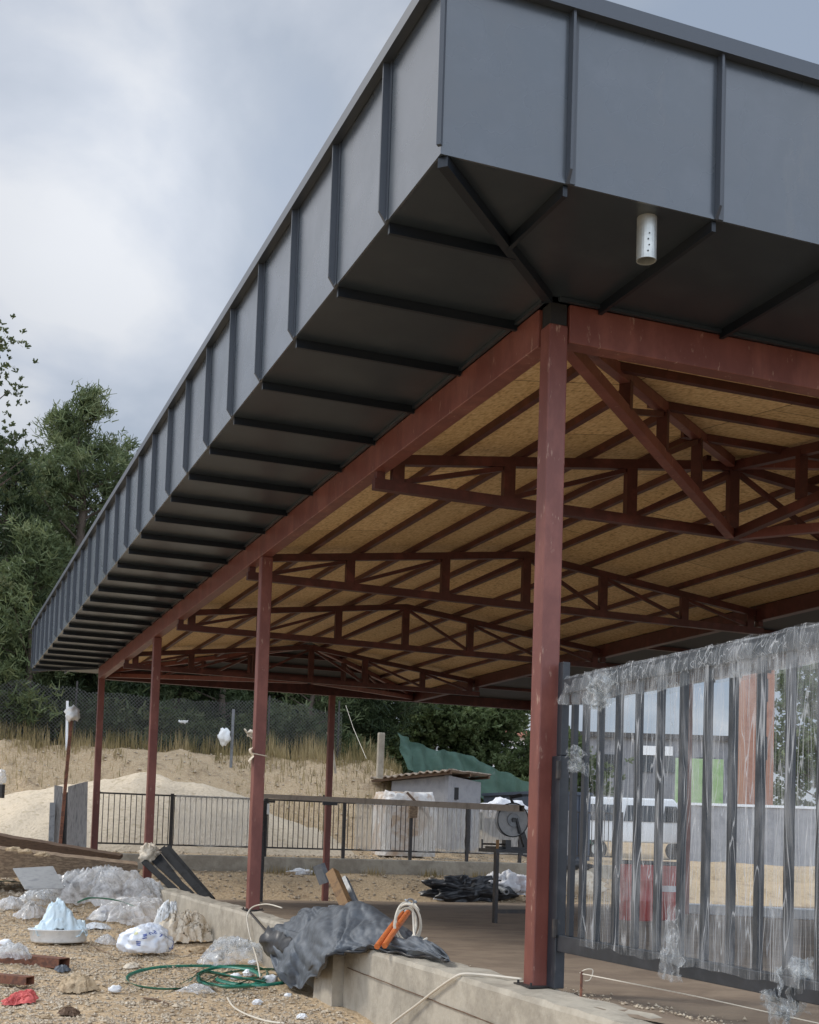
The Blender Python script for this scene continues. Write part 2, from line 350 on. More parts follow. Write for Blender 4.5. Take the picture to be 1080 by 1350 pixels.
FILMD = film_mat('crumpled_film', .18, .80, (14, 14, 11), col=(.84, .85, .86), lo=.38, hi=.68)
BAGCLEAR = film_mat('milky_plastic', .34, .92, (9, 9, 9), col=(.84, .83, .82), lo=.36, hi=.62)
FENCEFILM = film_mat('white_protective_film', .32, .60, (12, 12, 2), col=(.82, .80, .76), rough=.4)
WHITEP = mat('white_plastic', (.74, .75, .74), .4, var=[(.78, .79, .78), (.66, .67, .66)], vscale=9)
PALEBLUE = mat('pale_blue_sheet', (.62, .74, .79), .5, var=[(.66, .77, .81), (.56, .68, .74)], vscale=8, bump=.004, bscale=30)
WHITECLOTH = mat('white_sheet', (.72, .72, .74), .7, var=[(.76, .76, .77), (.62, .62, .66)], vscale=8)
BAGW = mat('white_bag', (.72, .75, .80), .35, var=[(.78, .80, .83), (.64, .69, .78)], vscale=7)
BLUE = mat('blue_print', (.06, .10, .34), .45); YELLOW = mat('faded_yellow_print', (.72, .70, .40), .5)
TARP = mat('charcoal_tarp', (.085, .098, .115), .6, var=[(.105, .12, .138), (.066, .076, .09), (.13, .148, .168)], vscale=5, ramp=(.3, .7), bump=.006, bscale=22, bdetail=6)
overlay(TARP, (.22, .23, .235), 7, .6, .78, (1, 1, 1), .5)
BLKPL = mat('black_plastic', (.016, .017, .019), .38, var=[(.022, .023, .026), (.011, .011, .013)], vscale=12, bump=.004, bscale=20)
ORANGE = mat('orange_pipe', (.50, .13, .035), .45, var=[(.56, .16, .045), (.36, .09, .03)], vscale=15)
CABLE = mat('cream_cable', (.62, .56, .46), .5); STRAP = mat('green_strap', (.018, .15, .10), .4, var=[(.025, .19, .13), (.014, .11, .075)], vscale=14)
RUST = mat('rusty_steel', (.16, .06, .035), .7, var=[(.22, .09, .05), (.10, .045, .03), (.19, .075, .04)], vscale=11, bump=.002, bscale=70)
RUSTIN = mat('yellow_brown_rust', (.20, .105, .04), .7, var=[(.25, .14, .055), (.13, .07, .03)], vscale=14)
GREYST = mat('grey_steel', (.17, .18, .19), .45, metal=.3, var=[(.21, .22, .23), (.12, .13, .14)], vscale=9)
SHEET = mat('grey_sheet_metal', (.27, .275, .275), .55, metal=.2, var=[(.33, .33, .325), (.22, .225, .23)], vscale=6)
WOOD = mat('weathered_timber', (.24, .165, .105), .85, var=[(.33, .24, .155), (.17, .115, .075), (.29, .21, .135)], vscale=3.5, stretch=(3, 3, 14), detail=8, ramp=(.3, .7), bump=.008, bscale=9)
DKWOOD = mat('dark_brown_timber', (.105, .062, .038), .8, var=[(.14, .085, .05), (.07, .042, .027)], vscale=4, stretch=(2, 2, 14), bump=.005, bscale=12)
GREYWOOD = mat('grey_boards', (.19, .185, .18), .85, var=[(.27, .26, .25), (.12, .118, .115)], vscale=4, stretch=(9, 9, .7), bump=.005, bscale=12)
REDCLOTH = mat('faded_red_cloth', (.52, .085, .08), .8, var=[(.60, .13, .115), (.40, .06, .06)], vscale=14)
BEIGEFIB = mat('beige_fibre', (.60, .50, .37), .85, var=[(.70, .62, .50), (.50, .40, .28)], vscale=9, stretch=(1, 4, 1), bump=.006, bscale=40)
FOAM = mat('white_foam', (.78, .79, .80), .7, bump=.004, bscale=30)
BLOCKW = mat('grey_render', (.27, .27, .285), .9, var=[(.31, .31, .32), (.235, .235, .25)], vscale=2, bump=.004, bscale=30)
TINROOF = mat('rusted_tin', (.24, .19, .15), .7, var=[(.34, .28, .22), (.16, .11, .08)], vscale=5)
TERRA = mat('terracotta_render', (.33, .16, .105), .8, var=[(.37, .19, .13), (.29, .135, .09)], vscale=3)
TILE = mat('red_tile', (.30, .10, .06), .8, var=[(.36, .13, .08), (.22, .075, .05)], vscale=5)
NAVY = mat('blue_grey_cladding', (.045, .06, .088), .5, var=[(.052, .068, .098), (.038, .052, .077)], vscale=3)
REDPL = mat('red_plastic', (.46, .045, .04), .4, var=[(.50, .06, .05), (.38, .035, .03)], vscale=6)
GREENP = mat('bright_green_panel', (.32, .52, .20), .6, var=[(.42, .60, .30), (.24, .46, .14)], vscale=1.2)
GREYB = mat('grey_building', (.16, .165, .18), .8, var=[(.19, .195, .21), (.13, .135, .15)], vscale=1.5)
PAINTW = mat('white_vehicle_paint', (.70, .71, .72), .25, coat=.5); PAINTB = mat('pale_blue_vehicle_paint', (.28, .40, .52), .25, coat=.5)
GLASS = mat('dark_window_glass', (.02, .024, .028), .08); TYRE = mat('tyre_rubber', (.02, .02, .02), .8)
ASPH = mat('asphalt', (.06, .058, .055), .9)
def net_mat(name, col, size, wire, diag=True, rough=.7, fac=None):
    M = bpy.data.materials.new(name); M.use_nodes = True; t = M.node_tree; b = t.nodes['Principled BSDF']
    b.inputs['Base Color'].default_value = (*col, 1); b.inputs['Roughness'].default_value = rough
    gm = t.nodes.new('ShaderNodeTexCoord'); sp = t.nodes.new('ShaderNodeSeparateXYZ'); t.links.new(gm.outputs['Object'], sp.inputs[0])
    def mth(op, a, bb=None):
        n = t.nodes.new('ShaderNodeMath'); n.operation = op
        for i, v in enumerate((a, bb)):
            if v is None: continue
            if isinstance(v, (int, float)): n.inputs[i].default_value = v
            else: t.links.new(v, n.inputs[i])
        return n.outputs[0]
    h = sp.outputs[0]; z = sp.outputs[2]
    a1 = mth('ADD', h, z); a2 = mth('SUBTRACT', h, z)
    def line(a): return mth('LESS_THAN', mth('ABSOLUTE', mth('SUBTRACT', mth('FRACT', mth('MULTIPLY', a, 1 / size)), .5)), wire / size / 2)
    msk = mth('MAXIMUM', line(a1), line(a2))
    tr = t.nodes.new('ShaderNodeBsdfTransparent'); ms = t.nodes.new('ShaderNodeMixShader')
    t.links.new(msk, ms.inputs[0]); t.links.new(tr.outputs[0], ms.inputs[1]); t.links.new(b.outputs[0], ms.inputs[2])
    t.links.new(ms.outputs[0], t.nodes['Material Output'].inputs[0]); return M
CHAIN = net_mat('chain_link_wire', (.10, .10, .095), .10, .012)
NETG = film_mat('green_shade_net', .80, .97, (3, 3, 5), col=(.075, .145, .11), rough=.8)
def leaf_mat(name, a, b_, c, tl=.3):
    M = bpy.data.materials.new(name); M.use_nodes = True; t = M.node_tree; b = t.nodes['Principled BSDF']; b.inputs['Roughness'].default_value = .6; b.inputs['Specular IOR Level'].default_value = .25
    gm = t.nodes.new('ShaderNodeNewGeometry')
    n = t.nodes.new('ShaderNodeTexNoise'); n.inputs['Scale'].default_value = .9; n.inputs['Detail'].default_value = 3; t.links.new(gm.outputs['Position'], n.inputs['Vector'])
    ri = t.nodes.new('ShaderNodeMath'); ri.operation = 'MULTIPLY_ADD'; t.links.new(gm.outputs['Random Per Island'], ri.inputs[0]); ri.inputs[1].default_value = .35
    t.links.new(n.outputs['Fac'], ri.inputs[2])
    r = t.nodes.new('ShaderNodeValToRGB'); t.links.new(ri.outputs[0], r.inputs[0]); el = r.color_ramp.elements
    el[0].position = .4; el[0].color = (*a, 1); el[1].position = .95; el[1].color = (*c, 1); k = el.new(.68); k.color = (*b_, 1)
    t.links.new(r.outputs[0], b.inputs['Base Color'])
    tn = t.nodes.new('ShaderNodeBsdfTranslucent'); t.links.new(r.outputs[0], tn.inputs[0])
    ms = t.nodes.new('ShaderNodeMixShader'); ms.inputs[0].default_value = tl; t.links.new(b.outputs[0], ms.inputs[1]); t.links.new(tn.outputs[0], ms.inputs[2])
    t.links.new(ms.outputs[0], t.nodes['Material Output'].inputs[0]); return M
NEEDLE = leaf_mat('pine_needles', (.058, .082, .036), (.12, .155, .068), (.22, .25, .125))
NEEDLED = leaf_mat('dark_pine_needles', (.016, .028, .013), (.042, .062, .026), (.085, .11, .048))
LEAF = leaf_mat('broad_leaves', (.065, .095, .035), (.12, .16, .065), (.21, .25, .12), .4)
WEED = leaf_mat('dry_weeds', (.17, .15, .06), (.32, .25, .12), (.48, .38, .21))
SHRUB = leaf_mat('grey_green_shrub', (.035, .055, .022), (.075, .10, .042), (.15, .165, .08))
BARK = mat('bark', (.075, .055, .042), .9, var=[(.11, .085, .065), (.045, .034, .027)], vscale=6, stretch=(4, 4, 1), bump=.02, bscale=8)

# ================================================================== SETTING: terrain
def axis(parts):
    o = []
    for a, b, s in parts:
        n = max(1, round((b - a) / s)); o += [a + (b - a) * i / n for i in range(n)]
    return o + [parts[-1][1]]
gxs = axis([(-400, -60, 40), (-60, -15, 5), (-15, -5, 1), (-5, -.16, .09), (-.16, -.08, .08), (-.08, 3, .3), (3, 14, .4), (14, 40, 1.5), (40, 100, 6), (100, 500, 50)])
gys = axis([(-300, -30, 30), (-30, -6, 3), (-6, 1, .3), (1, 12, .09), (12, 23, .2), (23, 30, .22), (30, 60, 1.5), (60, 120, 8), (120, 700, 60)])
g = MB(); nx = len(gxs)
for y in gys:
    for x in gxs:
        z = gz(x, y)
        if x > -.12 and y < 18.9: z -= .07
        g.v.append(Vector((x, y, z)))
g.f = [[j * nx + i, j * nx + i + 1, (j + 1) * nx + i + 1, (j + 1) * nx + i] for j in range(len(gys) - 1) for i in range(nx - 1)]
kind(obj('ground', g, GROUND, smooth=True), 'structure')
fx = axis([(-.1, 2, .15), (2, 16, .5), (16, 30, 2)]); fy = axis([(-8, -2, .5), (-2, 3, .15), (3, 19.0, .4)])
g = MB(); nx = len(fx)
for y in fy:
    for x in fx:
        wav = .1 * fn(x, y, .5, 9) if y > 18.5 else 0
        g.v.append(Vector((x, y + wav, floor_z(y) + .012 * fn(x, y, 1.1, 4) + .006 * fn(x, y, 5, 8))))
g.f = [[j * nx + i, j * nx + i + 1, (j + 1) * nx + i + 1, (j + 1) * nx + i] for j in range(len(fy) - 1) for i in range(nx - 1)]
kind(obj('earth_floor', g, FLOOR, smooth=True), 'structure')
# sand heap spilling behind the back railing
def heap(u, v):
    a = u * 2 * math.pi; rr = v
    x = 2.0 + 5.6 * rr * math.cos(a); y = 24.6 + 2.7 * rr * math.sin(a)
    rx = (x - 2.0) / 5.6
    h = 1.95 * max(0, 1 - rr ** 1.25) * (1 - .28 * max(0, rx)) + (.28 * max(0, 1 - abs(rx - .45) * 2.4) * (1 - rr))
    return Vector((x, y, max(gz(x, y), gz(x, 23)) * (.65 if rr < .97 else .3) + h + .06 * fn(x, y, 1.3, 7) - .04))
g = MB().grid(heap, 72, 26, closed_u=True)
tag(obj('sand_heap', g, SAND, smooth=True, at=(2, 24.6, .3)), 'long pale sand heap lying behind the back railing below the earth bank', 'sand heap')

# pebbles: uncountable gravel
OCT = [(1, 0, 0), (-1, 0, 0), (0, 1, 0), (0, -1, 0), (0, 0, 1), (0, 0, -1)]
OCF = [(0, 2, 4), (2, 1, 4), (1, 3, 4), (3, 0, 4), (2, 0, 5), (1, 2, 5), (3, 1, 5), (0, 3, 5)]
def pebble(mb, x, y, z, s, rnd):
    rz = rnd.uniform(0, 6.28); ca, sa = math.cos(rz), math.sin(rz)
    k = [s * rnd.uniform(.6, 1.3) for _ in range(6)]; vs = []
    for (a, b, c), q in zip(OCT, k):
        a, b, c = a * q, b * q, c * q * .7
        vs.append((x + a * ca - b * sa, y + a * sa + b * ca, z + c))
    mb.add(vs, OCF)
rnd = random.Random(3); g = MB()
for i in range(42000):
    y = 1.2 + 10.5 * rnd.random() ** 1.25; x = -.3 - 3.4 * rnd.random() - .12 * y * rnd.random()
    s = .0055 + .017 * rnd.random() ** 2.6
    if rnd.random() < .008: s *= 2.0
    if fn(x, y, 1.3, 13) > .22 and rnd.random() < .6: continue
    pebble(g, x, y, gz(x, y) + s * .2, s, rnd)
for i in range(2600):
    y = rnd.uniform(19.1, 23); x = rnd.uniform(0, 13); s = .012 + .05 * rnd.random() ** 3; pebble(g, x, y, gz(x, y) + s * .2, s, rnd)
for i in range(5200):
    y = rnd.uniform(22, 29); x = rnd.uniform(-6, 11); s = .013 + .05 * rnd.random() ** 4; pebble(g, x, y, gz(x, y) + s * .1, s, rnd)
for i in range(3500):
    y = rnd.uniform(10, 24); x = rnd.uniform(-4, -.3); s = .02 + .07 * rnd.random() ** 3; pebble(g, x, y, gz(x, y) + s * .1, s, rnd)
for i in range(500):
    t = rnd.random(); y = rnd.uniform(-2.5, 2.2); x = .1 + abs(rnd.gauss(0, .09)); s = .004 + .012 * rnd.random() ** 3; pebble(g, x, y, floor_z(y) + .004, s, rnd)
kind(obj('gravel', g, STONE), 'stuff')

# ================================================================== concrete edge wall
def wall_strip(name, poly, ztop, zbot, parent=None, label=None, cat=None, m=CONC, rough=.022, step=.12, at=(0, 0, 0)):
    """wall following a list of (y, x_outer, x_inner) stations, broken edges"""
    mb = MB(); st = []
    y0, y1 = poly[0][0], poly[-1][0]; n = int((y1 - y0) / step)
    for i in range(n + 1):
        y = lerp(y0, y1, i / n)
        xo = pl(y, [(a, b) for a, b, c in poly]); xi = pl(y, [(a, c) for a, b, c in poly])
        zt = ztop(y) if callable(ztop) else ztop
        prof = []
        for k in range(5): prof.append((xo + rough * .5 * fn(y, k, 3, 1), lerp(zbot, zt - .03, k / 4)))
        ch = .012 + .02 * max(0, fn(y, 0, 4.5, 6))
        prof.append((xo + ch, zt - .002 + rough * .5 * fn(y, 1, 5, 2)))
        for k in range(1, 4): prof.append((lerp(xo + ch, xi, k / 4), zt + rough * fn(y, k, 4, 3)))
        prof.append((xi, zt - .02 + 1.4 * rough * fn(y, 2, 4, 3))); prof.append((xi, zbot))
        st.append([(x, y, z) for x, z in prof])
    k = len(st[0]); vs = [v for s in st for v in s]
    fs = [[i * k + j, i * k + j + 1, (i + 1) * k + j + 1, (i + 1) * k + j] for i in range(n) for j in range(k - 1)]
    fs += [list(range(k))[::-1], [n * k + j for j in range(k)]]
    mb.add(vs, fs); return mb
wall = wall_strip('w', [(-6, -.28, .13), (0, -.25, .13), (2.72, -.24, .13)], lambda y: 0.0, -.75)
wo = obj('concrete_edge_wall', wall, CONC, at=(0, 0, -.5))
tag(wo, 'low raw concrete edge wall carrying the front corner column', 'wall')
g = wall_strip('w', [(2.735, -.325, .125), (3.3, -.325, .125), (3.34, -.25, .125)], lambda y: -.03, -.75)
obj('wall_pier', g, CONC, wo)
g = wall_strip('w', [(3.36, -.17, .12), (5.9, -.16, .12), (8.5, -.18, .12), (11.7, -.2, .12), (16, -.2, .12)], lambda y: -.01 + .02 * fn(y, 0, .8), -.75)
obj('wall_section', g, CONC, wo)
g = MB().span((-.268, 2.0, -.20), (-.246, 2.7, -.205)); g = MB()
for a, b, z0, z1 in ((-2.2, 2.6, -.235, -.175), ):
    pts = [(-.266 if y < 0 else -.255, y, lerp(z0, z1, (y - a) / (b - a)) + .004 * fn(y, 1, 6)) for y in [a + (b - a) * i / 40 for i in range(41)]]
    g.tube(pts, .004, 5)
obj('formwork_line', g, DKWOOD, wo)
# rear kerb wall under the back railing
g = MB()
n = 60; st = []
for i in range(n + 1):
    x = lerp(.6, 13.4, i / n); zt = .235 + .01 * fn(x, 0, 1.2); a = .012 * fn(x, 2, 2.2)
    st.append([(x, 21.3 + a, -.5), (x, 21.3 + a, zt - .02), (x, 21.32 + a, zt), (x, 21.55, zt), (x, 21.55, -.5)])
g.add([v for s in st for v in s], [[i * 5 + j, i * 5 + j + 1, (i + 1) * 5 + j + 1, (i + 1) * 5 + j] for i in range(n) for j in range(4)] + [[4, 3, 2, 1, 0]] + [[n * 5 + j for j in range(5)]])
g.f = [f[::-1] for f in g.f]
tag(obj('concrete_kerb_wall', g, CONC, at=(7, 21.4, 0)), 'long low concrete wall under the back railing, behind the earth slope', 'wall')

# ================================================================== PAVILION
L = 19.15; WD = 6.65; WB = 9.5; OV = 1.237; HB = 3.7; ZB = 3.925; ZF0, ZF1 = 3.945, 4.815
CY = [0, 6.5, 12.95, 19.15]; APX = WD / 2
pav = thing('steel_pavilion', 'open red steel pavilion with dark grey metal clad overhanging roof', 'pavilion', (0, 0, 0))
def column(x, y, zb, zt=HB, plate=True, w=.12):
    g = MB().span((x - w / 2, y - w / 2, zb), (x + w / 2, y + w / 2, zt)); o = obj('column', g, STEEL, pav, bevel=.008)
    if plate:
        g = MB().span((x - .10, y - .10, zb + .001), (x + .10, y + .10, zb + .009))
        for a in (-.08, .08):
            for b in (-.08, .08): g.tube([(x + a, y + b, zb + .008), (x + a, y + b, zb + .026)], .007, 6)
        obj('base_plate', g, DARKST, o)
    return o
cA = column(0, 0, .004, HB + .10)
obj('black_gap_cap', MB().span((-.052, -.052, HB + .101), (.052, .052, ZB)), BLACK, cA)  # black block filling the gap where the two beam ends stop short
for y in CY[1:]: column(0, y, -.003)
for x in (4.75, WB): column(x, 19.06, -.62, HB)
for y in (0, 6.5, 12.95): column(WB, y, floor_z(y) - .01, HB)
column(WD, 12.95, -.45)
# perimeter beams
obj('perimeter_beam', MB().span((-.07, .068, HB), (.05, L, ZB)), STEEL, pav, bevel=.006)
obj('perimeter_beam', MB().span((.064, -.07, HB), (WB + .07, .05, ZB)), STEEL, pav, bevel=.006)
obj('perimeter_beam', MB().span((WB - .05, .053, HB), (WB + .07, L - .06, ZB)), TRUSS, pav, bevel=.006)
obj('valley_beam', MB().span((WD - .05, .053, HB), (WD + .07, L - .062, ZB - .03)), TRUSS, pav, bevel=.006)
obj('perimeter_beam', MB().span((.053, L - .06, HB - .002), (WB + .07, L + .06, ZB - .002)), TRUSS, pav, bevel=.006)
obj('beam_ledger', MB().span((.053, .053, HB + .06), (.10, L - .07, HB + .12)), TRUSS, pav)
def zt_(x): return 3.80 + .40 * (1 - abs(x - APX) / APX)     # centre line of the top chord
SLOPE = .40 / APX
def truss(y):
    g = MB(); a, b = .07, WD - .06
    g.bar((a, y, zt_(a)), (APX, y, zt_(APX)), .07, .08); g.bar((APX, y, zt_(APX) - .0005), (b, y, zt_(b)), .07, .08)
    g.bar((a - .13, y, 3.60), (b + .12, y, 3.575), .074, .085)
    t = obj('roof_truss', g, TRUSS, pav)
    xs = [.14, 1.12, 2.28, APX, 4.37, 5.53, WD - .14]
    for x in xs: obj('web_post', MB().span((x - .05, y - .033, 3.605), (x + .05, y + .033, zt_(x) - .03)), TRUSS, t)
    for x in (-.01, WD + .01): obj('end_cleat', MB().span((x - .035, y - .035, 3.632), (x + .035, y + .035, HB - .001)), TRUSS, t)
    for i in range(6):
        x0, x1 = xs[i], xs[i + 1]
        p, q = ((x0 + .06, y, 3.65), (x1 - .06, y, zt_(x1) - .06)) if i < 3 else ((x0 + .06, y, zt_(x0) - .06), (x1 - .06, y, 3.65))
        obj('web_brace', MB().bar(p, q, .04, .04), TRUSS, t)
    return t
TY = [2.95, 7.07, 11.07, 15.9]
for y in TY: truss(y)
def hip(cx, cy, tx, ty):
    """half truss from a corner to the middle of the end truss"""
    A = Vector((cx, cy, 0)); B = Vector((tx, ty, 0))
    g = MB(); P = lambda s, z: lerp(A, B, s) + Vector((0, 0, z))
    g.bar(P(.03, 3.86), P(.985, 4.22), .07, .08); g.bar(P(.03, 3.775), P(.985, 3.575), .074, .08)
    t = obj('hip_truss', g, STEEL, pav)
    for s in (.30, .5, .72):
        g = MB(); c0, c1 = P(s, lerp(3.775, 3.575, s) + .03), P(s, lerp(3.86, 4.22, s) - .03); g.bar(c0, c1, .08, .06, up=(B - A)); obj('web_post', g, TRUSS, t)
    for s0, s1 in ((.32, .49), (.52, .71)):
        g = MB().bar(P(s0, lerp(3.775, 3.575, s0) + .05), P(s1, lerp(3.86, 4.22, s1) - .06), .04, .04); obj('web_brace', g, TRUSS, t)
    return t
hip(0.03, 0.03, APX, TY[0]); hip(WD - .03, .03, APX, TY[0]); hip(.03, L - .03, APX, TY[-1]); hip(WD - .03, L - .03, APX, TY[-1])
# half truss from the middle of the front beam
g = MB().bar((APX, .06, 3.84), (APX, TY[0], 4.20), .07, .08); g.bar((APX, .06, 3.74), (APX, TY[0], 3.575), .07, .08)
t = obj('jack_truss', g, TRUSS, pav)
for y in (1.0, 2.0): obj('web_post', MB().span((APX - .04, y - .03, 3.68), (APX + .04, y + .03, 3.84 + .36 * y / TY[0])), TRUSS, t)
# purlins
HY = 3.2
def zp(x, y):   # underside of boards
    return min(3.905 + SLOPE * min(x, WD - x), 3.905 + .40 / HY * y, 3.905 + .40 / HY * (L - y))
for i, dx in enumerate((.62, 1.24, 1.86, 2.48, 3.08)):
    for s in (0, 1):
        x = dx if s == 0 else WD - dx; yy = HY * dx / APX
        z = 3.905 + SLOPE * dx - .034
        obj('purlin', MB().bar((x, yy, z), (x, L - yy, z), .05, .06), TRUSS, pav)
for i, y in enumerate((.75, 1.5, 2.25)):
    xx = APX * y / HY; z = 3.905 + .40 / HY * y - .034
    obj('purlin', MB().bar((xx, y, z), (WD - xx, y, z), .05, .06), TRUSS, pav)
    obj('purlin', MB().bar((xx, L - y, z), (WD - xx, L - y, z), .05, .06), TRUSS, pav)
# boarded ceiling: four slopes of board
def slab(pts, th=.018):
    g = MB(); k = len(pts); up = [Vector(p) + Vector((0, 0, th)) for p in pts]
    g.add([Vector(p) for p in pts] + up, [list(range(k))[::-1], [i + k for i in range(k)]] + [[i, (i + 1) % k, (i + 1) % k + k, i + k] for i in range(k)])
    return g
z0, z1 = 3.905, 4.305; e = .04
A0, B0, C0, D0 = (e, e, z0), (WD - e, e, z0), (WD - e, L - e, z0), (e, L - e, z0); R0, R1 = (APX, HY, z1), (APX, L - HY, z1)
obj('osb_ceiling', slab([A0, R0, R1, D0]), OSB, pav); obj('osb_ceiling', slab([B0, C0, R1, R0]), OSB, pav)
obj('osb_ceiling', slab([A0, B0, R0]), OSB, pav); obj('rear_ceiling', slab([C0, D0, R1]), BLACK, pav)  # rear slope is plain black in place of board
# roof skin above
X0, X1, Y0, Y1 = -OV, WB + OV, -OV, L + OV
APR = (X0 + X1) / 2
zr = ZF1 - .06
obj('roof_skin', slab([(X0 + .02, Y0 + .02, zr), (APR, Y0 + 4.5, zr + .45), (APR, Y1 - 4.5, zr + .45), (X0 + .02, Y1 - .02, zr)], .01), CLAD, pav)
obj('roof_skin', slab([(X1 - .02, Y0 + .02, zr), (X1 - .02, Y1 - .02, zr), (APR, Y1 - 4.5, zr + .45), (APR, Y0 + 4.5, zr + .45)], .01), CLAD, pav)
obj('roof_skin', slab([(X0 + .02, Y0 + .02, zr), (X1 - .02, Y0 + .02, zr), (APR, Y0 + 4.5, zr + .45)], .01), CLAD, pav)
obj('roof_skin', slab([(X1 - .02, Y1 - .02, zr), (X0 + .02, Y1 - .02, zr), (APR, Y1 - 4.5, zr + .45)], .01), CLAD, pav)
# fascia and soffit of seamed sheet metal
sl = [Y0 + .735 + .848 * i for i in range(30) if Y0 + .735 + .848 * i < Y1 - .2]
sf = [X0 + .653 + .838 * i for i in range(12) if X0 + .653 + .838 * i < X1 - .2]
th = .012
fL = obj('fascia', MB().span((X0, Y0 + th, ZF0), (X0 + th, Y1 - th, ZF1 - .01)), CLAD, pav)
fF = obj('fascia', MB().span((X0, Y0, ZF0), (X1, Y0 + th, ZF1 - .01)), CLAD, pav)
fR = obj('fascia', MB().span((X1 - th, Y0 + th, ZF0), (X1, Y1 - th, ZF1 - .01)), CLAD, pav)
fB = obj('fascia', MB().span((X0, Y1 - th, ZF0), (X1, Y1, ZF1 - .01)), CLAD, pav)
H_ = .040; B_ = .02
def seam_v(x, y, nx, ny, par):
    # standing seam: upright fold with a mitred foot
    g = MB(); tx, ty = -ny, nx
    zt, zb = ZF1 - .03, ZF0 + .0
    def P(t, n, z): return (x + tx * t + nx * n, y + ty * t + ny * n, z)
    w = .010
    vs = [P(-w, .001, zb), P(w, .001, zb), P(w * .7, H_, zb + .055), P(-w * .7, H_, zb + .055), P(-w, .001, zt), P(w, .001, zt), P(w * .7, H_, zt), P(-w * .7, H_, zt)]
    g.add(vs, [[3, 2, 1, 0], [4, 5, 6, 7], [0, 1, 5, 4], [1, 2, 6, 5], [2, 3, 7, 6], [3, 0, 4, 7]])
    g.span(P(w + .001, .001, zb + .002), P(w + .030, .006, zt))
    obj('standing_seam', g, TRIM, par)
for y in sl: seam_v(X0, y, -1, 0, fL); seam_v(X1, y, 1, 0, fR)
for x in sf: seam_v(x, Y0, 0, -1, fF); seam_v(x, Y1, 0, 1, fB)
for (x, y) in ((X0, Y0), (X1, Y0), (X0, Y1), (X1, Y1)):
    sx = -1 if x < 0 else 1; sy = -1 if y < 0 else 1; g = MB()
    g.bar((x + sx * .012, y + sy * .012, ZF0 + .03), (x + sx * .012, y + sy * .012, ZF1 - .04), .022, .022, up=(1, 1, 0)); obj('corner_trim', g, TRIM, pav)
# eaves flashing leaning outwards
g = MB(); ee = .055; a0 = ZF1 - .035; a1 = ZF1 + .055
def ringr(o, z): return [(X0 - o, Y0 - o, z), (X1 + o, Y0 - o, z), (X1 + o, Y1 + o, z), (X0 - o, Y1 + o, z)]
lo, hi, inn, bot = ringr(ee, a0), ringr(ee - .012, a1), ringr(-.3, a1 + .02), ringr(.002, a0 + .004)
vs = bot + lo + hi + inn; fs = []
for r_ in range(3):
    for i in range(4):
        j = (i + 1) % 4; fs.append([r_ * 4 + i, r_ * 4 + j, r_ * 4 + 4 + j, r_ * 4 + 4 + i])
g.add(vs, fs); obj('eaves_flashing', g, TRIM, pav)
zs = ZF0 + .004
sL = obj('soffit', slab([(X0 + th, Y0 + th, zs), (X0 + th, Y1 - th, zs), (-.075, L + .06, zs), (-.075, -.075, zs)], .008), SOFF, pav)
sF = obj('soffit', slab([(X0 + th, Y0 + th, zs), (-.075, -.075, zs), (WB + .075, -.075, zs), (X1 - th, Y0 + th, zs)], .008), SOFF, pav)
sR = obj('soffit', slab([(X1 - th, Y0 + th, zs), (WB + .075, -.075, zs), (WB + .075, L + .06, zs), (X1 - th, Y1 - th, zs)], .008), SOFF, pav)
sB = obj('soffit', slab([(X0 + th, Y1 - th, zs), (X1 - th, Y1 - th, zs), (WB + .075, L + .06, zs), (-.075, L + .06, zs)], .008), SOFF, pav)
def seam_h(p, q, par, h=.055, w=.024):
    g = MB().bar((p[0], p[1], zs - h / 2 - .001), (q[0], q[1], zs - h / 2 - .001), w, h); obj('soffit_seam', g, SEAMD, par)
for y in sl:
    a = min(max((y - Y0), .05), 1) if y < 0 else 1
    xe = -.08 if (y > -.08 and y < L + .06) else (y if y < 0 else L - y)
    if xe > X0 + .1:
        seam_h((X0 + .02, y), (xe, y), sL); seam_h((X1 - .02, y), (WB - xe, y), sR)
for x in sf:
    ye = -.08 if (x > -.08 and x < WB + .08) else (x if x < 0 else WB - x)
    if ye > Y0 + .1:
        seam_h((x, Y0 + .02), (x, ye), sF); seam_h((x, Y1 - .02), (x, L - ye), sB)
for (a, b) in (((X0 + .02, Y0 + .02), (-.09, -.09)), ((X1 - .02, Y0 + .02), (WB + .09, -.09)), ((X0 + .02, Y1 - .02), (-.09, L + .09))):
    seam_h(a, b, sL, .052, .05)
g = MB().span((-.10, -.02, zs - .024), (-.076, L, zs - .002)); g.span((-.02, -.10, zs - .024), (WB, -.076, zs - .002)); obj('soffit_edge_trim', g, SOFF, pav)
# flat dark ceiling of the side bay
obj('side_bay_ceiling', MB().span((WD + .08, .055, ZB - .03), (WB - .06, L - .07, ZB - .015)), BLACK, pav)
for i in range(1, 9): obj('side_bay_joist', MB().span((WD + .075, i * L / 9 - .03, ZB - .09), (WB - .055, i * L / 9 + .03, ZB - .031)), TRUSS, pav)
# pipe stub under the front soffit
P = Vector((-.06, -1.10, zs)); g = MB(); n = 24
g.lathe([(.044, 0), (.044, -.22), (.050, -.22), (.050, 0)], P, n)
g.f = [f[::-1] for f in g.f]
pp = obj('downpipe_stub', g, GALV, pav, smooth=False)
g = MB()
for i, z in enumerate((-.19, -.16, -.13, -.10)):
    a = R(-112 + (i % 2) * 6); c = P + Vector((math.cos(a) * .0505, math.sin(a) * .0505, z)); g.tube([c, c + Vector((math.cos(a), math.sin(a), 0)) * .002], .004, 8)
obj('pipe_hole', g, BLACK, pp)
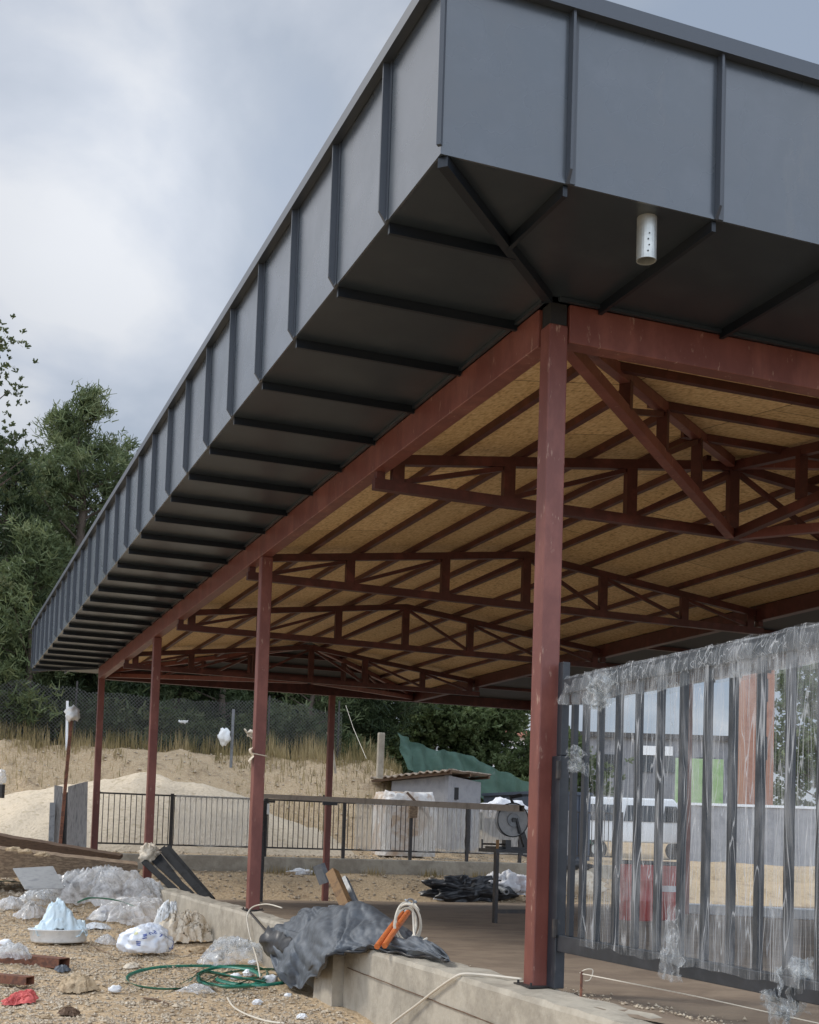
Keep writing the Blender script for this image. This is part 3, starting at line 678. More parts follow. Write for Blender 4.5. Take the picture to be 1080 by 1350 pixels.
# lashings / tape on columns
g = MB().tube([(-.075, 6.43, 1.62), (.07, 6.43, 1.6), (.075, 6.57, 1.63), (-.075, 6.57, 1.64)], .006, 6, closed=True)
g.grid(lambda u, v: Vector((-.08 - .02 * math.sin(u * 9), 6.44 + .1 * v, 1.68 - .16 * u + .01 * math.sin(v * 7))), 8, 6)
tag(obj('cream_tape', g, BEIGEFIB, at=(0, 6.5, 1.6)), 'scrap of pale tape tied round the second red column at chest height', 'tape')

# ================================================================== GATE
def gxy(y): return .05
gate = thing('metal_gate', 'tall charcoal barred gate beside the front corner column', 'gate', (.05, -.1, 0))
obj('hinge_post', MB().span((.022, -.165, .006), (.082, -.066, 1.30)), GATE, gate, bevel=.004)
obj('gate_stile', MB().span((.03, -.16, 1.302), (.075, -.10, 1.83)), GATE, gate, bevel=.004)
YE = -4.1
obj('bottom_rail', MB().span((.03, -.168, .212), (.075, YE, .304)), GATE, gate, bevel=.004)
obj('top_rail', MB().span((.03, -.162, 1.645), (.075, YE, 1.73)), GATE, gate, bevel=.004)
obj('gate_stile', MB().span((.03, YE - .06, .05), (.075, YE, 1.80)), GATE, gate, bevel=.004)
ys = [-.27, -.40, -.56, -.75, -.945, -1.145, -1.345, -1.545, -1.74, -1.94, -2.14, -2.34, -2.54, -2.74, -2.94, -3.14, -3.34, -3.54, -3.74, -3.94]
for y in ys: obj('bar', MB().span((.037, y - .018, .305), (.068, y + .018, 1.644)), GATE, gate, bevel=.003)
for z in (.34, 1.22): obj('hinge', MB().tube([(.02, -.155, z - .05), (.02, -.155, z + .05)], .016, 10), DARKST, gate)
# film wrapped round the gate: outer and inner sheets joined over the top rail
def filmF(side):
    def F(u, v):
        y = lerp(-.42, YE + .05, u)
        loose = .012 + .02 * fn(y * 1.1, v * 1.1, 1.7, side) + .014 * fn(y * 4 + v * 2.5, v * 1.6, 1, side + 4) + .004 * fn(y * 13 - v * 5, v * 2, 1, side)
        z = lerp(1.738, .27, v)
        if side > 0: z = lerp(1.738, .23, v)
        if v < .06: loose = .03 * (v / .06) + .004
        x = .052 + side * (.028 + max(0, loose) * .9)
        y += .02 * fn(v * 5, side, 1, 3) * (1 if u > .01 else 3) - .05 * math.sin(v * 3.1) * (1 - u) * 1.2
        z += .02 * fn(y * 3, v, 2, 8) + (.012 * fn(y * 14, 1, 1, 3) if v < .1 else 0)
        return Vector((x, y, z))
    return F
g = MB().grid(filmF(-1), 190, 60); g2 = MB().grid(filmF(1), 120, 40)
g.add(g2.v, g2.f)
def topF(u, v):
    y = lerp(-.16, YE + .05, u); a = math.pi * v
    k = 1.0 + 1.2 * math.exp(-(u / .05) ** 2)
    drop = (.13 + .03 * fn(y * 3, 0, 1)) * abs(math.cos(a)) ** 3
    return Vector((.052 - math.cos(a) * (.040 + (.010 * fn(y * 5 + v * 2, v, 2, 2) + .004 * fn(y * 12 - v * 6, v * 2, 1, 4)) * k), y + .02 * fn(v * 6, u * 9, 1) * k, 1.70 + .045 * math.sin(a) + (.007 * fn(y * 6, v * 2, 1, 5) + .005 * fn(y * 11, v * 3, 1, 7)) * k - drop))
g3 = MB().grid(topF, 240, 24)
wrap = obj('plastic_wrap', g, FILM, smooth=True, at=(.05, -1.5, 1))
tag(wrap, 'clear plastic film wrapped over the bars of the charcoal gate', 'plastic film')
obj('gathered_edge', g3, FILMT, wrap, smooth=True)
def rag(px, py, d, w, h, seed, ax=(0, -1, 0), n=26, fold=.06, taper=.4, skew=0.0):
    c = site(px, py, d); ax = Vector(ax)
    def F(u, v):
        s = (u - .5) * w * lerp(1, taper, v) + skew * v
        k = Vector((noise.noise(Vector((u * 5, v * 5, seed))), noise.noise(Vector((u * 5, v * 5, seed + 9))), noise.noise(Vector((u * 5, v * 5, seed + 5)))))
        k2 = Vector((noise.noise(Vector((u * 13, v * 13, seed))), noise.noise(Vector((u * 13, v * 13, seed + 2))), noise.noise(Vector((u * 13, v * 13, seed + 4)))))
        return c + ax * s + Vector((0, 0, -v * h)) + k * fold + k2 * fold * .5
    return MB().grid(F, n, n)
obj('torn_flap', rag(1052, 1268, 5.2, .26, .24, 3, fold=.10, taper=.4, skew=-.10), FILMT, wrap, smooth=True)
obj('torn_flap', rag(757, 985, 6.95, .12, .14, 7, fold=.05, taper=1.6, skew=.05), FILMT, wrap, smooth=True)
obj('torn_flap', rag(790, 890, 6.75, .26, .17, 12, fold=.06, taper=.9), FILMT, wrap, smooth=True)
obj('torn_flap', rag(886, 1195, 5.9, .09, .34, 17, fold=.03, taper=1.9), FILMT, wrap, smooth=True)

# ================================================================== BACKGROUND: railing behind the pavilion
FY = 21.45; FZ0, FZ1 = .42, 1.53
rail = thing('site_railing', 'long low barred metal railing standing on the concrete wall behind the pavilion', 'railing', (6, FY, .2))
xe = 13.2
obj('top_rail', MB().span((.32, FY - .02, FZ1 - .035), (xe, FY + .02, FZ1)), DARKST, rail)
obj('bottom_rail', MB().span((.32, FY - .02, FZ0), (xe, FY + .02, FZ0 + .035)), DARKST, rail)
PX = [1.93, 4.05, 5.9, 7.55, 9.0, 10.4, 11.9, 13.2]
for x in [.34] + PX: obj('post', MB().span((x - .035, FY - .035, .20), (x + .035, FY + .035, FZ1 + .03)), DARKST, rail)
g = MB(); bx = []
x = .45
while x < xe:
    g.span((x - .008, FY - .008, FZ0 + .036), (x + .008, FY + .008, FZ1 - .036)); bx.append(x); x += .118
for i, x in enumerate(bx[:96]): obj('bar', MB().span((x - .008, FY - .008, FZ0 + .036), (x + .008, FY + .008, FZ1 - .036)), DARKST, rail)
if len(bx) > 96:
    g = MB()
    for x in bx[96:]: g.span((x - .008, FY - .008, FZ0 + .036), (x + .008, FY + .008, FZ1 - .036))
    kind(obj('end_bars', g, DARKST, rail), 'stuff')
obj('junction_box', MB().span((7.46, FY - .13, 1.22), (7.66, FY - .04, 1.6)), WOOD, rail, bevel=.01)
obj('junction_box', MB().span((3.95, FY - .1, 1.18), (4.10, FY - .04, 1.42)), WHITEP, rail, bevel=.01)
films = [(2.0, 3.98, 'thin plastic film on the railing panel between the second and third red columns', .0),
         (6.15, 7.05, 'white plastic film on the railing panel left of the wooden box', .0),
         (7.72, 8.93, 'white plastic film on the railing panel right of the wooden box', .0),
         (9.08, 10.34, 'white plastic film on the railing panel behind the saw', .0), (10.48, 11.85, 'white plastic film on the railing panel seen through the gate bars', .0)]
for i, (a, b, lab, q) in enumerate(films):
    g = MB().grid(lambda u, v: Vector((lerp(a, b, u) + .03 * fn(v * 3, i, 2), FY - .035 - .015 * fn(u * 9, v * 3, 1, i), lerp(FZ1 + .015, FZ0 + .02 + .05 * fn(u * 4, i, 1), v))), 40, 12)
    tag(obj('railing_film', g, FENCEFILM, smooth=True, at=((a + b) / 2, FY, 1)), lab, 'plastic film', 'film wrapped on the back railing')

# leaning boards left of the last column
bd = thing('board_screen', 'grey weathered board screen beside the last red column at far left', 'board screen', on_y(88, 1115, 19.0))
def board(x0, x1, yt0, yt1, yb, d, m, par, th=.03):
    a, b, c, e_ = site(x0 - 2, yb, d), site(x1 - 2, yb + 2, d), site(x1, yt1, d), site(x0, yt0, d); n = Vector((0, th, 0))
    g = MB(); g.add([a, b, c, e_, a + n, b + n, c + n, e_ + n], [[0, 1, 2, 3], [7, 6, 5, 4], [0, 4, 5, 1], [1, 5, 6, 2], [2, 6, 7, 3], [3, 7, 4, 0]]); return obj('board', g, m, par)
board(72, 83, 1035, 1037, 1113, 24.6, GREYWOOD, bd); board(66, 73, 1058, 1058, 1112, 24.5, GREYST, bd)
board(90, 103, 1037, 1033, 1117, 24.6, GREYWOOD, bd); board(103, 116, 1033, 1030, 1119, 24.55, GREYWOOD, bd); board(82, 91, 1046, 1044, 1115, 24.7, BLKPL, bd)
ps = thing('rusty_post', 'thin rusty post with its top wrapped in a white bag', 'post', site(80, 1116, 24.2))
obj('shaft', MB().bar(site(79, 1118, 24.2), site(94, 950, 24.2), .06, .06, up=(0, 1, 0)), RUST, ps)
def blob(c, r, seed, amp=.25, fr=1.6, nu=28, nv=18, flat=True, rz=0.0):
    c = Vector(c); ca, sa = math.cos(rz), math.sin(rz)
    def F(u, v):
        a, b = u * 2 * math.pi, (v - .5) * math.pi
        d = Vector((math.cos(a) * math.cos(b), math.sin(a) * math.cos(b), math.sin(b)))
        k = 1 + amp * noise.noise(d * fr + Vector((seed, 0, 0))) + amp * .6 * noise.noise(d * fr * 2.6 + Vector((0, seed, 0))) + amp * .3 * abs(noise.noise(d * fr * 6 + Vector((0, 0, seed))))
        p = Vector((d.x * r[0], d.y * r[1], d.z * r[2])) * k
        if flat and p.z < -r[2] * .6: p.z = -r[2] * .6
        return c + Vector((p.x * ca - p.y * sa, p.x * sa + p.y * ca, p.z))
    return F
obj('bag', MB().grid(blob(site(95, 941, 24.2), (.14, .13, .13), 3, .5, flat=False), 26, 16, True), WHITEP, ps, smooth=True)

# ------------------------------------------------------------------ bank top: chain-link fence, posts, bags, netting
CFY = 28.9
fe = thing('chain_link_fence', 'sagging wire mesh fence along the top of the earth bank', 'fence', (1, CFY, 2.8))
n = 60
g = MB()
def cl(u, v):
    x = lerp(-9, 8.2, u); zb = gz(x, CFY); sag = .25 * abs(math.sin(x * .55)) + .12 * fn(x, 0, .7)
    return Vector((x, CFY + .05 * fn(x, v, 1, 1), zb - .03 + (1.75 - sag) * v))
obj('wire_mesh', g.grid(cl, n, 6), CHAIN, fe)
for x in (-7.5, -4.8, -2.1, .6, 6.0, 8.1): obj('post', MB().tube([(x, CFY + .04, gz(x, CFY) - .2), (x + .05 * fn(x, 1, 1), CFY + .04, gz(x, CFY) + 1.75)], .03, 8), DARKST, fe)
p = hit(88, 990); q = site(89, 924, (p - CAM).dot(_f))
tag(obj('white_post', MB().tube([p - Vector((0, 0, .2)), q], .035, 8), FOAM, at=p), 'thin white post in the weeds on the bank, behind the rusty post', 'post')
p = site(305, 997, 33.5); tag(obj('metal_post', MB().tube([p - Vector((0, 0, .3)), site(308, 935, 33.5)], .04, 8), GREYST, at=p), 'thin grey metal post on the bank with a white bag hanging beside it', 'post')
p = site(443, 1004, 32); tag(obj('leaning_post', MB().tube([p - Vector((0, 0, .3)), site(438, 985, 32), site(432, 965, 32)], .035, 8), CONC, at=p), 'pale crooked post leaning on the bank left of the concrete post', 'post')
p = site(501, 1006, 32); tag(obj('concrete_post', MB().bar(p - Vector((0, 0, .4)), site(503, 966, 32), .16, .14, up=(0, 1, 0)), CONC, at=p, bevel=.02), 'square concrete post at the end of the green netting', 'post')
tag(obj('hanging_bag', MB().grid(blob(site(296, 971, 33.2), (.15, .12, .21), 5, .4, flat=False), 24, 16, True), WHITEP, at=site(296, 971, 33.2), smooth=True), 'white plastic bag hanging on the fence between second and third columns', 'plastic bag')
tag(obj('snagged_rag', rag(330, 963, 33, .3, .3, 8, ax=(1, 0, 0), n=14, fold=.12, skew=.2), BEIGEFIB, at=site(330, 963, 33), smooth=True, solid=.01), 'pale rag snagged on the fence just left of the third column', 'rag')
tag(obj('snagged_wrapper', rag(242, 950, 33, .26, .06, 11, ax=(1, 0, 0), n=14, fold=.05), WHITEP, at=site(242, 949, 33), smooth=True, solid=.01), 'small white wrapper caught high in the wire fence right of the second column', 'wrapper')
w = [site(456, 930, 34), site(466, 960, 33.5), site(483, 1000, 32)]
tag(obj('guy_wire', MB().tube(w, .006, 6), CABLE, at=w[2]), 'pale guy wire slanting down to the bank beside the concrete post', 'wire')
top = [(524, 966), (540, 975), (562, 985), (590, 990), (612, 994), (640, 1006), (665, 1019), (695, 1030), (730, 1040), (770, 1050)]
def netF(u, v):
    k = u * (len(top) - 1); i = min(int(k), len(top) - 2); t = k - i
    px, py = lerp(top[i][0], top[i + 1][0], t), lerp(top[i][1], top[i + 1][1], t)
    d = lerp(37.5, 42, u)
    P = site(px, py + v * (50 + 15 * u), d); P.y -= .9 * v
    n_ = fn(u * 14, v * 3, 1, 2); P.y += .25 * n_ + .12 * math.sin(u * 60 + 3 * v); P.z += .08 * fn(u * 20, v, 1, 5) * (1 - v)
    return P
tag(obj('green_netting', MB().grid(netF, 110, 16), NETG, at=netF(.5, 1), smooth=True), 'sagging green shade netting fence on the slope behind the grey shed', 'netting')
# shed
c = site(590, 1078, 33.4); c.z = .3
sh = thing('small_shed', 'small grey rendered shed with a rusty lean-to roof beyond the railing', 'shed', c)
zt = site(590, 1022, 33.4).z
a = site(515, 1078, 35.3); a.z = .3; b = site(633, 1078, 34.8); b.z = .3; dd = a + (b - c)
def wallq(p, q, th=.12, m=BLOCKW, name='wall', zz=(zt, zt)):
    n = (q - p).cross(Vector((0, 0, 1))).normalized() * -th; g = MB()
    v = [p, q, q + n, p + n]; tops = [Vector((x.x, x.y, z)) for x, z in zip(v, (zz[0], zz[1], zz[1], zz[0]))]
    g.add(v + tops, [[3, 2, 1, 0], [4, 5, 6, 7], [0, 1, 5, 4], [1, 2, 6, 5], [2, 3, 7, 6], [3, 0, 4, 7]]); return obj(name, g, m, sh)
wallq(a, c, zz=(zt - .12, zt)); wallq(c, b, zz=(zt, zt - .1)); wallq(b, dd, zz=(zt - .1, zt - .2)); wallq(dd, a, zz=(zt - .2, zt - .12))
tp = [site(488, 1026, 35.7), site(592, 1015, 33.0), site(648, 1022, 34.8), site(545, 1030, 37)]
g = MB()
def rf(u, v): 
    P = lerp(lerp(tp[0], tp[1], u), lerp(tp[3], tp[2], u), v); P.z += .025 * math.sin(u * 70) + .03 * fn(u * 5, v * 5, 1); return P
obj('roof', g.grid(rf, 90, 10), TINROOF, sh, solid=.03)
for i, (u0, v0) in enumerate(((1.0, .05), (1.0, .5), (1.0, .95))):
    p = lerp(tp[1], tp[2], v0) - Vector((0, 0, .07)); q = lerp(tp[0], tp[3], v0) - Vector((0, 0, .07)); obj('rafter', MB().bar(p, q, .06, .07), DKWOOD, sh)
wv = (b - c).normalized(); P = c + wv * .38; g = MB().bar(Vector((P.x, P.y - .02, zt - .62)), Vector((P.x, P.y - .02, zt - .30)), .13, .05, up=(0, 1, 0)); obj('window', g, BLACK, sh)
# covered oven
p = site(533, 1075, 31.9); p.z = .3
def oven(u, v):
    a = u * 2 * math.pi; s = abs(math.cos(a)) ** .55 * (1 if math.cos(a) > 0 else -1); t = abs(math.sin(a)) ** .55 * (1 if math.sin(a) > 0 else -1)
    h = 1.55 * math.sin(min(1, v * 1.12) * math.pi / 2) ** .9 ; k = 1 - .25 * max(0, v - .55) / .45 if v < .9 else max(0, (1 - v) / .1) * .82
    q = Vector((s * .74 * k, t * .62 * k, h if v < .9 else 1.55 + .05 * (v - .9)))
    w_ = .05 * noise.noise(Vector((a * 3, v * 5, 1))) + .03 * noise.noise(Vector((a * 9, v * 9, 3)))
    return p + q * (1 + w_)
ov = obj('covered_oven', MB().grid(oven, 60, 26, True), None, at=p, smooth=True)
ovm = mat('white_and_tan_sheet', (.70, .67, .62), .6, var=[(.74, .72, .69), (.52, .39, .28), (.68, .62, .54)], vscale=1.6, ramp=(.35, .68), bump=.02, bscale=9); ov.data.materials.append(ovm)
tag(ov, 'bulky rounded object under a white plastic sheet beside the grey shed', 'covered object')
g = MB().tube([site(537, 1045, 31.0), site(553, 1062, 30.8), site(566, 1078, 30.6)], .03, 6)
tag(obj('leaning_pole', g, DKWOOD, at=site(566, 1078, 30.6)), 'dark pole leaning against the white covered object', 'pole')
tag(obj('white_tarpaulin', MB().grid(blob(site(665, 1070, 32.5), (.62, .4, .3), 21, .35, nu=40), 40, 20, True), WHITECLOTH, at=site(665, 1078, 32.5), smooth=True), 'heap of white sheeting beyond the railing, right of the grey shed', 'sheeting')
# far house
c = site(612, 1000, 62); c.z = 2.2
ho = thing('far_house', 'distant house with red tiled roof among the trees behind the netting', 'house', c)
zt = site(612, 972, 62).z
obj('wall', MB().box((c.x, c.y, (c.z + zt) / 2 - .4), (5.4, 5, zt - c.z + .8), .3), FOAM, ho)
g = MB(); ca, sa = math.cos(.3), math.sin(.3)
def rr(x, y, z): return (c.x + x * ca - y * sa, c.y + x * sa + y * ca, z)
g.add([rr(-3.1, -3, zt), rr(3.1, -3, zt), rr(3.1, 3, zt), rr(-3.1, 3, zt), rr(-1.5, 0, zt + 1.0), rr(1.5, 0, zt + 1.0)], [[0, 1, 5, 4], [1, 2, 5], [2, 3, 4, 5], [3, 0, 4], [3, 2, 1, 0]]); obj('roof', g, TILE, ho)
for x in (-1.6, 0, 1.6): obj('window', MB().box(rr(x, -2.52, zt - .9), (.9, .08, 1.0), .3), GLASS, ho)

# ------------------------------------------------------------------ seen through the gate
c = site(738, 1090, 34); c.z = gz(c.x, c.y)
bx_ = thing('site_container', 'blue grey steel site container standing behind the railing', 'container', c)
zt = site(738, 1043, 34).z
obj('body', MB().span((c.x - .42, c.y, c.z), (c.x + .92, c.y + 4, zt - .08)), NAVY, bx_)
obj('roof_rim', MB().span((c.x - .47, c.y - .05, zt - .08), (c.x + .97, c.y + 4.05, zt)), NAVY, bx_)
for i in range(7): obj('rib', MB().span((c.x - .38 + i * .19, c.y - .03, c.z + .1), (c.x - .33 + i * .19, c.y - .001, zt - .1)), NAVY, bx_)
c = site(910, 1100, 75); c.z = gz(c.x, c.y) - 1
bl = thing('long_building', 'long low dark grey building far off beyond the gate', 'building', c)
zt = site(910, 974, 75).z
obj('wall', MB().box((c.x, c.y + 5, (c.z + zt) / 2), (11, 8, zt - c.z), -.37), GREYB, bl)
obj('roof', MB().box((c.x, c.y + 5, zt + .15), (11.6, 8.6, .3), -.37), DARKST, bl)
axx = Vector((math.cos(-.37), math.sin(-.37), 0)); nrm = Vector((math.sin(-.37), -math.cos(-.37), 0))
for i in range(6):
    P = Vector((c.x, c.y + 5, zt - 1.5)) + axx * (-4.6 + i * 1.85) + nrm * 4.03; obj('window', MB().box(P, (1.1, .08, 1.0), -.37), GLASS, bl)
P = Vector((c.x, c.y + 5, zt - .7)) + axx * -.3 + nrm * 4.1; obj('sign_board', MB().box(P, (2.2, .08, .55), -.37), FOAM, bl)
c = site(921, 1075, 47); gr = thing('green_billboard', 'bright green board on posts seen through the wrapped gate', 'billboard', Vector((c.x, c.y, gz(c.x, c.y))))
p0_, p1_ = site(921, 1062, 47), site(921, 1000, 47)
obj('panel', MB().box((c.x, c.y, (p0_.z + p1_.z) / 2), (1.75, .1, p1_.z - p0_.z), -.37), GREENP, gr)
for k in (-.7, .7): obj('post', MB().box((c.x + k, c.y + .12 - k * .38, (gz(c.x, c.y) + p1_.z) / 2), (.1, .08, p1_.z - gz(c.x, c.y)), -.37), DARKST, gr)
c = site(1006, 1066, 44); tw = thing('terracotta_tower', 'narrow terracotta coloured tower house beyond the grey yard wall', 'building', Vector((c.x, c.y, gz(c.x, c.y) - .5)))
zt = site(1006, 864, 44).z
obj('wall', MB().box((c.x, c.y + .6, (c.z - 2 + zt) / 2), (.98, 1.6, zt - c.z + 2), -.37), TERRA, tw)
obj('cornice', MB().box((c.x, c.y + .6, zt + .06), (1.12, 1.74, .14), -.37), WHITEP, tw)
for z in (zt - 1.2, zt - 3.2): obj('window', MB().box((c.x - .22, c.y - .19, z), (.34, .06, .8), -.37), GLASS, tw)
c = site(1035, 1085, 40)
g = MB().box((c.x, c.y, .7), (6.6, .25, 3.0 + 2 * (site(985, 1064, 40).z - 2.2)), -.37)
yw = obj('yard_wall', g, BLOCKW, at=(c.x, c.y, -.5)); tag(yw, 'plain grey yard wall with a pale coping beyond the gate', 'wall')
obj('coping', MB().box((c.x, c.y, .7 + (3.0 + 2 * (site(985, 1064, 40).z - 2.2)) / 2 + .04), (6.7, .36, .08), -.37), FOAM, yw)
def vehicle(name, lab, cat, c, rz, Lg, Wd, Hb, Hr, paint, van=False):
    t = thing(name, lab, cat, c); ca, sa = math.cos(rz), math.sin(rz)
    def T(x, y, z): return (c.x + x * ca - y * sa, c.y + x * sa + y * ca, c.z + z)
    if van: prof = [(-.5, .28), (-.5, .98), (-.46, 1), (.22, 1), (.36, .62), (.48, .50), (.5, .28)]
    else: prof = [(-.5, .25), (-.5, .55), (-.34, .60), (-.2, .97), (.08, 1), (.26, .64), (.46, .52), (.5, .25)]
    g = MB(); k = len(prof)
    for s, ins in ((-1, 0), (1, 0)):
        for x, z in prof: g.v.append(Vector(T(x * Lg, s * Wd / 2 * (1 - .16 * max(0, z - .55)), z * Hr)))
    g.f = [list(range(k))[::-1], [i + k for i in range(k)]] + [[i, (i + 1) % k, (i + 1) % k + k, i + k] for i in range(k)]
    obj('body', g, paint, t, bevel=.05)
    for s in (-1, 1):
        xs = ((-.42, -.16), (-.13, .12), (.14, .27)) if van else ((-.22, -.06), (-.04, .12))
        for a, b in xs:
            g = MB(); z0_, z1_ = (.62, .88) if van else (.64, .9); yy_ = lambda z: s * (Wd / 2 * (1 - .16 * max(0, z - .55)) + .012); y = yy_(z0_); yt_ = yy_(z1_)
            g.add([T(a * Lg, y, z0_ * Hr), T(b * Lg, y, z0_ * Hr), T((b - (.03 if b > .1 else 0)) * Lg, yt_, z1_ * Hr), T((a + .02) * Lg, yt_, z1_ * Hr)], [[0, 1, 2, 3]]); obj('side_window', g, GLASS, t, solid=.02)
        for x in (-.31, .31):
            w_ = MB(); ce = Vector(T(x * Lg, s * Wd / 2 * .9, .32)); ax = Vector((-sa, ca, 0)) * s * .12; w_.tube([ce - ax, ce + ax], .32, 18); wo_ = obj('wheel', w_, TYRE, t)
            obj('rim', MB().tube([ce + ax, ce + ax * 1.08], .19, 14), GALV, wo_)
        obj('headlight', MB().box(T(.492 * Lg, s * Wd * .36, .46 * Hr), (.08, .3, .14), rz), GLASS, t)
    return t
c = hit(840, 1112); c = site(840, 1106, 42); c.z = gz(c.x, c.y)
vehicle('parked_van', 'white van parked far beyond the railing, seen through the gate film', 'van', c, R(-22), 4.6, 1.85, 1, 2.0, PAINTW, True)
c = site(957, 1113, 50); c.z = gz(c.x, c.y)
vehicle('parked_car', 'pale blue car parked beyond the yard, seen through the gate film', 'car', c, R(160), 3.9, 1.65, 1, 1.4, PAINTB)
for px, lab in ((838, 'left red plastic drum behind the gate film, partly hidden by folds'), (876, 'right red plastic drum behind the gate film with a white band')):
    c = hit(px, 1213); t = thing('red_drum', lab, 'drum', c, 'red drums inside the pavilion')
    prof = [(0, .002), (.27, .0), (.285, .02), (.285, .28), (.297, .30), (.285, .32), (.285, .58), (.297, .60), (.285, .62), (.285, .86), (.27, .885), (.24, .87), (0, .87)]
    obj('body', MB().lathe(prof, c, 28), REDPL, t, smooth=True)
    obj('lid_ring', MB().lathe([(.286, .83), (.296, .835), (.296, .865), (.272, .887)], c, 28), BLKPL, t, smooth=True)
    if px == 876: obj('white_band', MB().lathe([(.289, .44), (.289, .53)], c, 28), FOAM, t, smooth=True)
# pale slab stack on the floor and far cloth
a, b = hit(893, 1203), hit(1100, 1214)
d_ = (b - a).normalized(); b = a + d_ * 7
st_ = obj('concrete_slab', MB().bar(a + Vector((0, .2, .08)), b + Vector((0, .2, .08)), .5, .17), FOAM, at=a, bevel=.02)
tag(st_, 'long pale concrete slab lying on the earth floor behind the gate', 'slab')
P = hit(752, 1184); tag(obj('cream_sheet', MB().grid(blob(P + Vector((.2, .5, .25)), (.9, .4, .36), 31, .4), 40, 22, True), BEIGEFIB, at=P, smooth=True), 'cream sheeting heaped behind the first gate bars', 'sheeting')
tag(obj('black_bundle', MB().grid(blob(P + Vector((.1, .6, .72)), (.7, .28, .14), 33, .4), 40, 16, True), BLKPL, at=P, smooth=True), 'black plastic bundle lying on top of the cream sheeting', 'bundle')

# ================================================================== TREES
def tuft(g, c, rnd, n, ln, wd, out, up=.35):
    for _ in range(n):
        d = Vector((rnd.gauss(0, 1), rnd.gauss(0, 1), rnd.gauss(0, .8))).normalized() + out * .6 + Vector((0, 0, up)); d.normalize()
        s = d.cross(Vector((rnd.gauss(0, 1), rnd.gauss(0, 1), rnd.gauss(0, 1)))).normalized() * wd * .5
        b = c + Vector((rnd.gauss(0, 1), rnd.gauss(0, 1), rnd.gauss(0, 1))) * ln * .25; l = ln * rnd.uniform(.6, 1.2)
        g.v += [b - s, b + s, b + d * l + s * .5, b + d * l - s * .5]; k = len(g.v); g.f.append([k - 4, k - 3, k - 2, k - 1])
def make_tree(name, label, c, h, r, seed, leaf, style='pine', dens=1.0, group=None, bare=.18, ln=.24, wd=.04, lean=(0, 0)):
    rnd = random.Random(seed); c = Vector(c); t = thing(name, label, 'tree', c, group)
    tr = MB(); k = 9; tp_ = Vector((lean[0], lean[1], 0))
    axis_ = [c + tp_ * (i / k) + Vector((.12 * h / 10 * rnd.gauss(0, 1) if i else 0, .12 * h / 10 * rnd.gauss(0, 1) if i else 0, h * i / k * .97 - (.3 if i == 0 else 0))) for i in range(k + 1)]
    tr.tube(axis_, [lerp(.022 * h, .004 * h, i / k) for i in range(k + 1)], 9)
    cr = MB(); lm = MB()
    nl = int((34 if style == 'pine' else 26) * dens * h / 10) + 6
    for i in range(nl):
        f = bare + (1 - bare) * (i + rnd.random()) / nl
        q = f * k; j = min(int(q), k - 1); base = lerp(axis_[j], axis_[j + 1], q - j)
        s = (f - bare) / (1 - bare)
        pr = (1 - s) ** 1.0 * (.5 + .5 * min(1, s * 5)) * (1.15 if s < .6 else 1.0) if style == 'pine' else math.sqrt(max(.02, 1 - (2 * s - .85) ** 2 * .75)) * .9
        ll = r * pr * rnd.uniform(.6, 1.15) + .25; a = rnd.uniform(0, 6.283); el = rnd.uniform(.0, .5) + .5 * s
        d = Vector((math.cos(a), math.sin(a), el)).normalized()
        tip = base + d * ll + Vector((0, 0, .12 * ll))
        mid = lerp(base, tip, .5) - Vector((0, 0, .06 * ll)); lm.tube([base, mid, tip], [.012 * h * (1 - s * .6) * .5, .006 * h * .5, .003], 5, cap=False)
        nt_ = int((9 + 26 * ll) * dens)
        for w_ in range(nt_):
            u = .25 + .8 * rnd.random() ** .7; p = lerp(base, tip, u) if u < 1 else tip + d * (u - 1) * .6
            sp = .16 + .14 * ll * (1.1 - abs(u - .6)); p = p + Vector((rnd.gauss(0, sp), rnd.gauss(0, sp), rnd.gauss(0, sp * .55) + .05))
            tuft(cr, p, rnd, 9, ln * rnd.uniform(.7, 1.2), wd, d)
    for w_ in range(int(14 * dens)): tuft(cr, axis_[-1] - Vector((rnd.gauss(0, .12), rnd.gauss(0, .12), rnd.random() * 1.4)), rnd, 8, ln, wd, Vector((0, 0, 1)))
    to = obj('trunk', tr, BARK, t, smooth=True); obj('limbs', lm, BARK, to); obj('crown', cr, leaf, t)
    return t
def tree_at(px, ytop, d, r, seed, label, leaf=NEEDLE, style='pine', name='pine_tree', **k):
    b = site(px, 1085, d); b.z = gz(b.x, b.y); h = site(px, ytop, d).z - b.z
    return make_tree(name, label, b, h, r, seed, leaf, style, **k)
tree_at(86, 492, 40, 4.2, 1, 'tall dense pine with a ragged pointed top left of the roof', dens=1.5, bare=.06)
tree_at(-8, 590, 37, 3.0, 2, 'dense dark pine cut by the left edge of the picture', dens=1.3, bare=.05, leaf=NEEDLED)
tree_at(148, 575, 46, 2.6, 3, 'slim sparse pine whose top shows just above the roof edge', dens=.9, bare=.1)
tree_at(30, 690, 35, 2.0, 14, 'short bushy pine in front of the tallest pine', dens=1.3, bare=.03)
tree_at(34, 585, 43, 2.8, 16, 'bushy pine filling the gap between the left edge pine and the tallest pine', dens=1.4, bare=.05)
tree_at(150, 800, 38, 2.2, 15, 'bushy pine right behind the far roof corner', dens=1.2, bare=.05, leaf=NEEDLED)
tree_at(225, 700, 41, 2.4, 4, 'dark pine with a bare trunk seen right of the second column', leaf=NEEDLED, bare=.3, dens=1.1)
tree_at(285, 740, 39, 2.2, 5, 'dark pine behind the hanging white bag', leaf=NEEDLED, bare=.22, dens=1.1)
tree_at(345, 740, 42, 2.6, 6, 'dark pine behind the third red column', leaf=NEEDLED, bare=.28, dens=1.1)
tree_at(405, 780, 40, 2.3, 7, 'green pine just left of the rear column', bare=.12, dens=1.2)
tree_at(470, 820, 41, 2.0, 8, 'dark pine just right of the rear column', leaf=NEEDLED, bare=.14, dens=1.3)
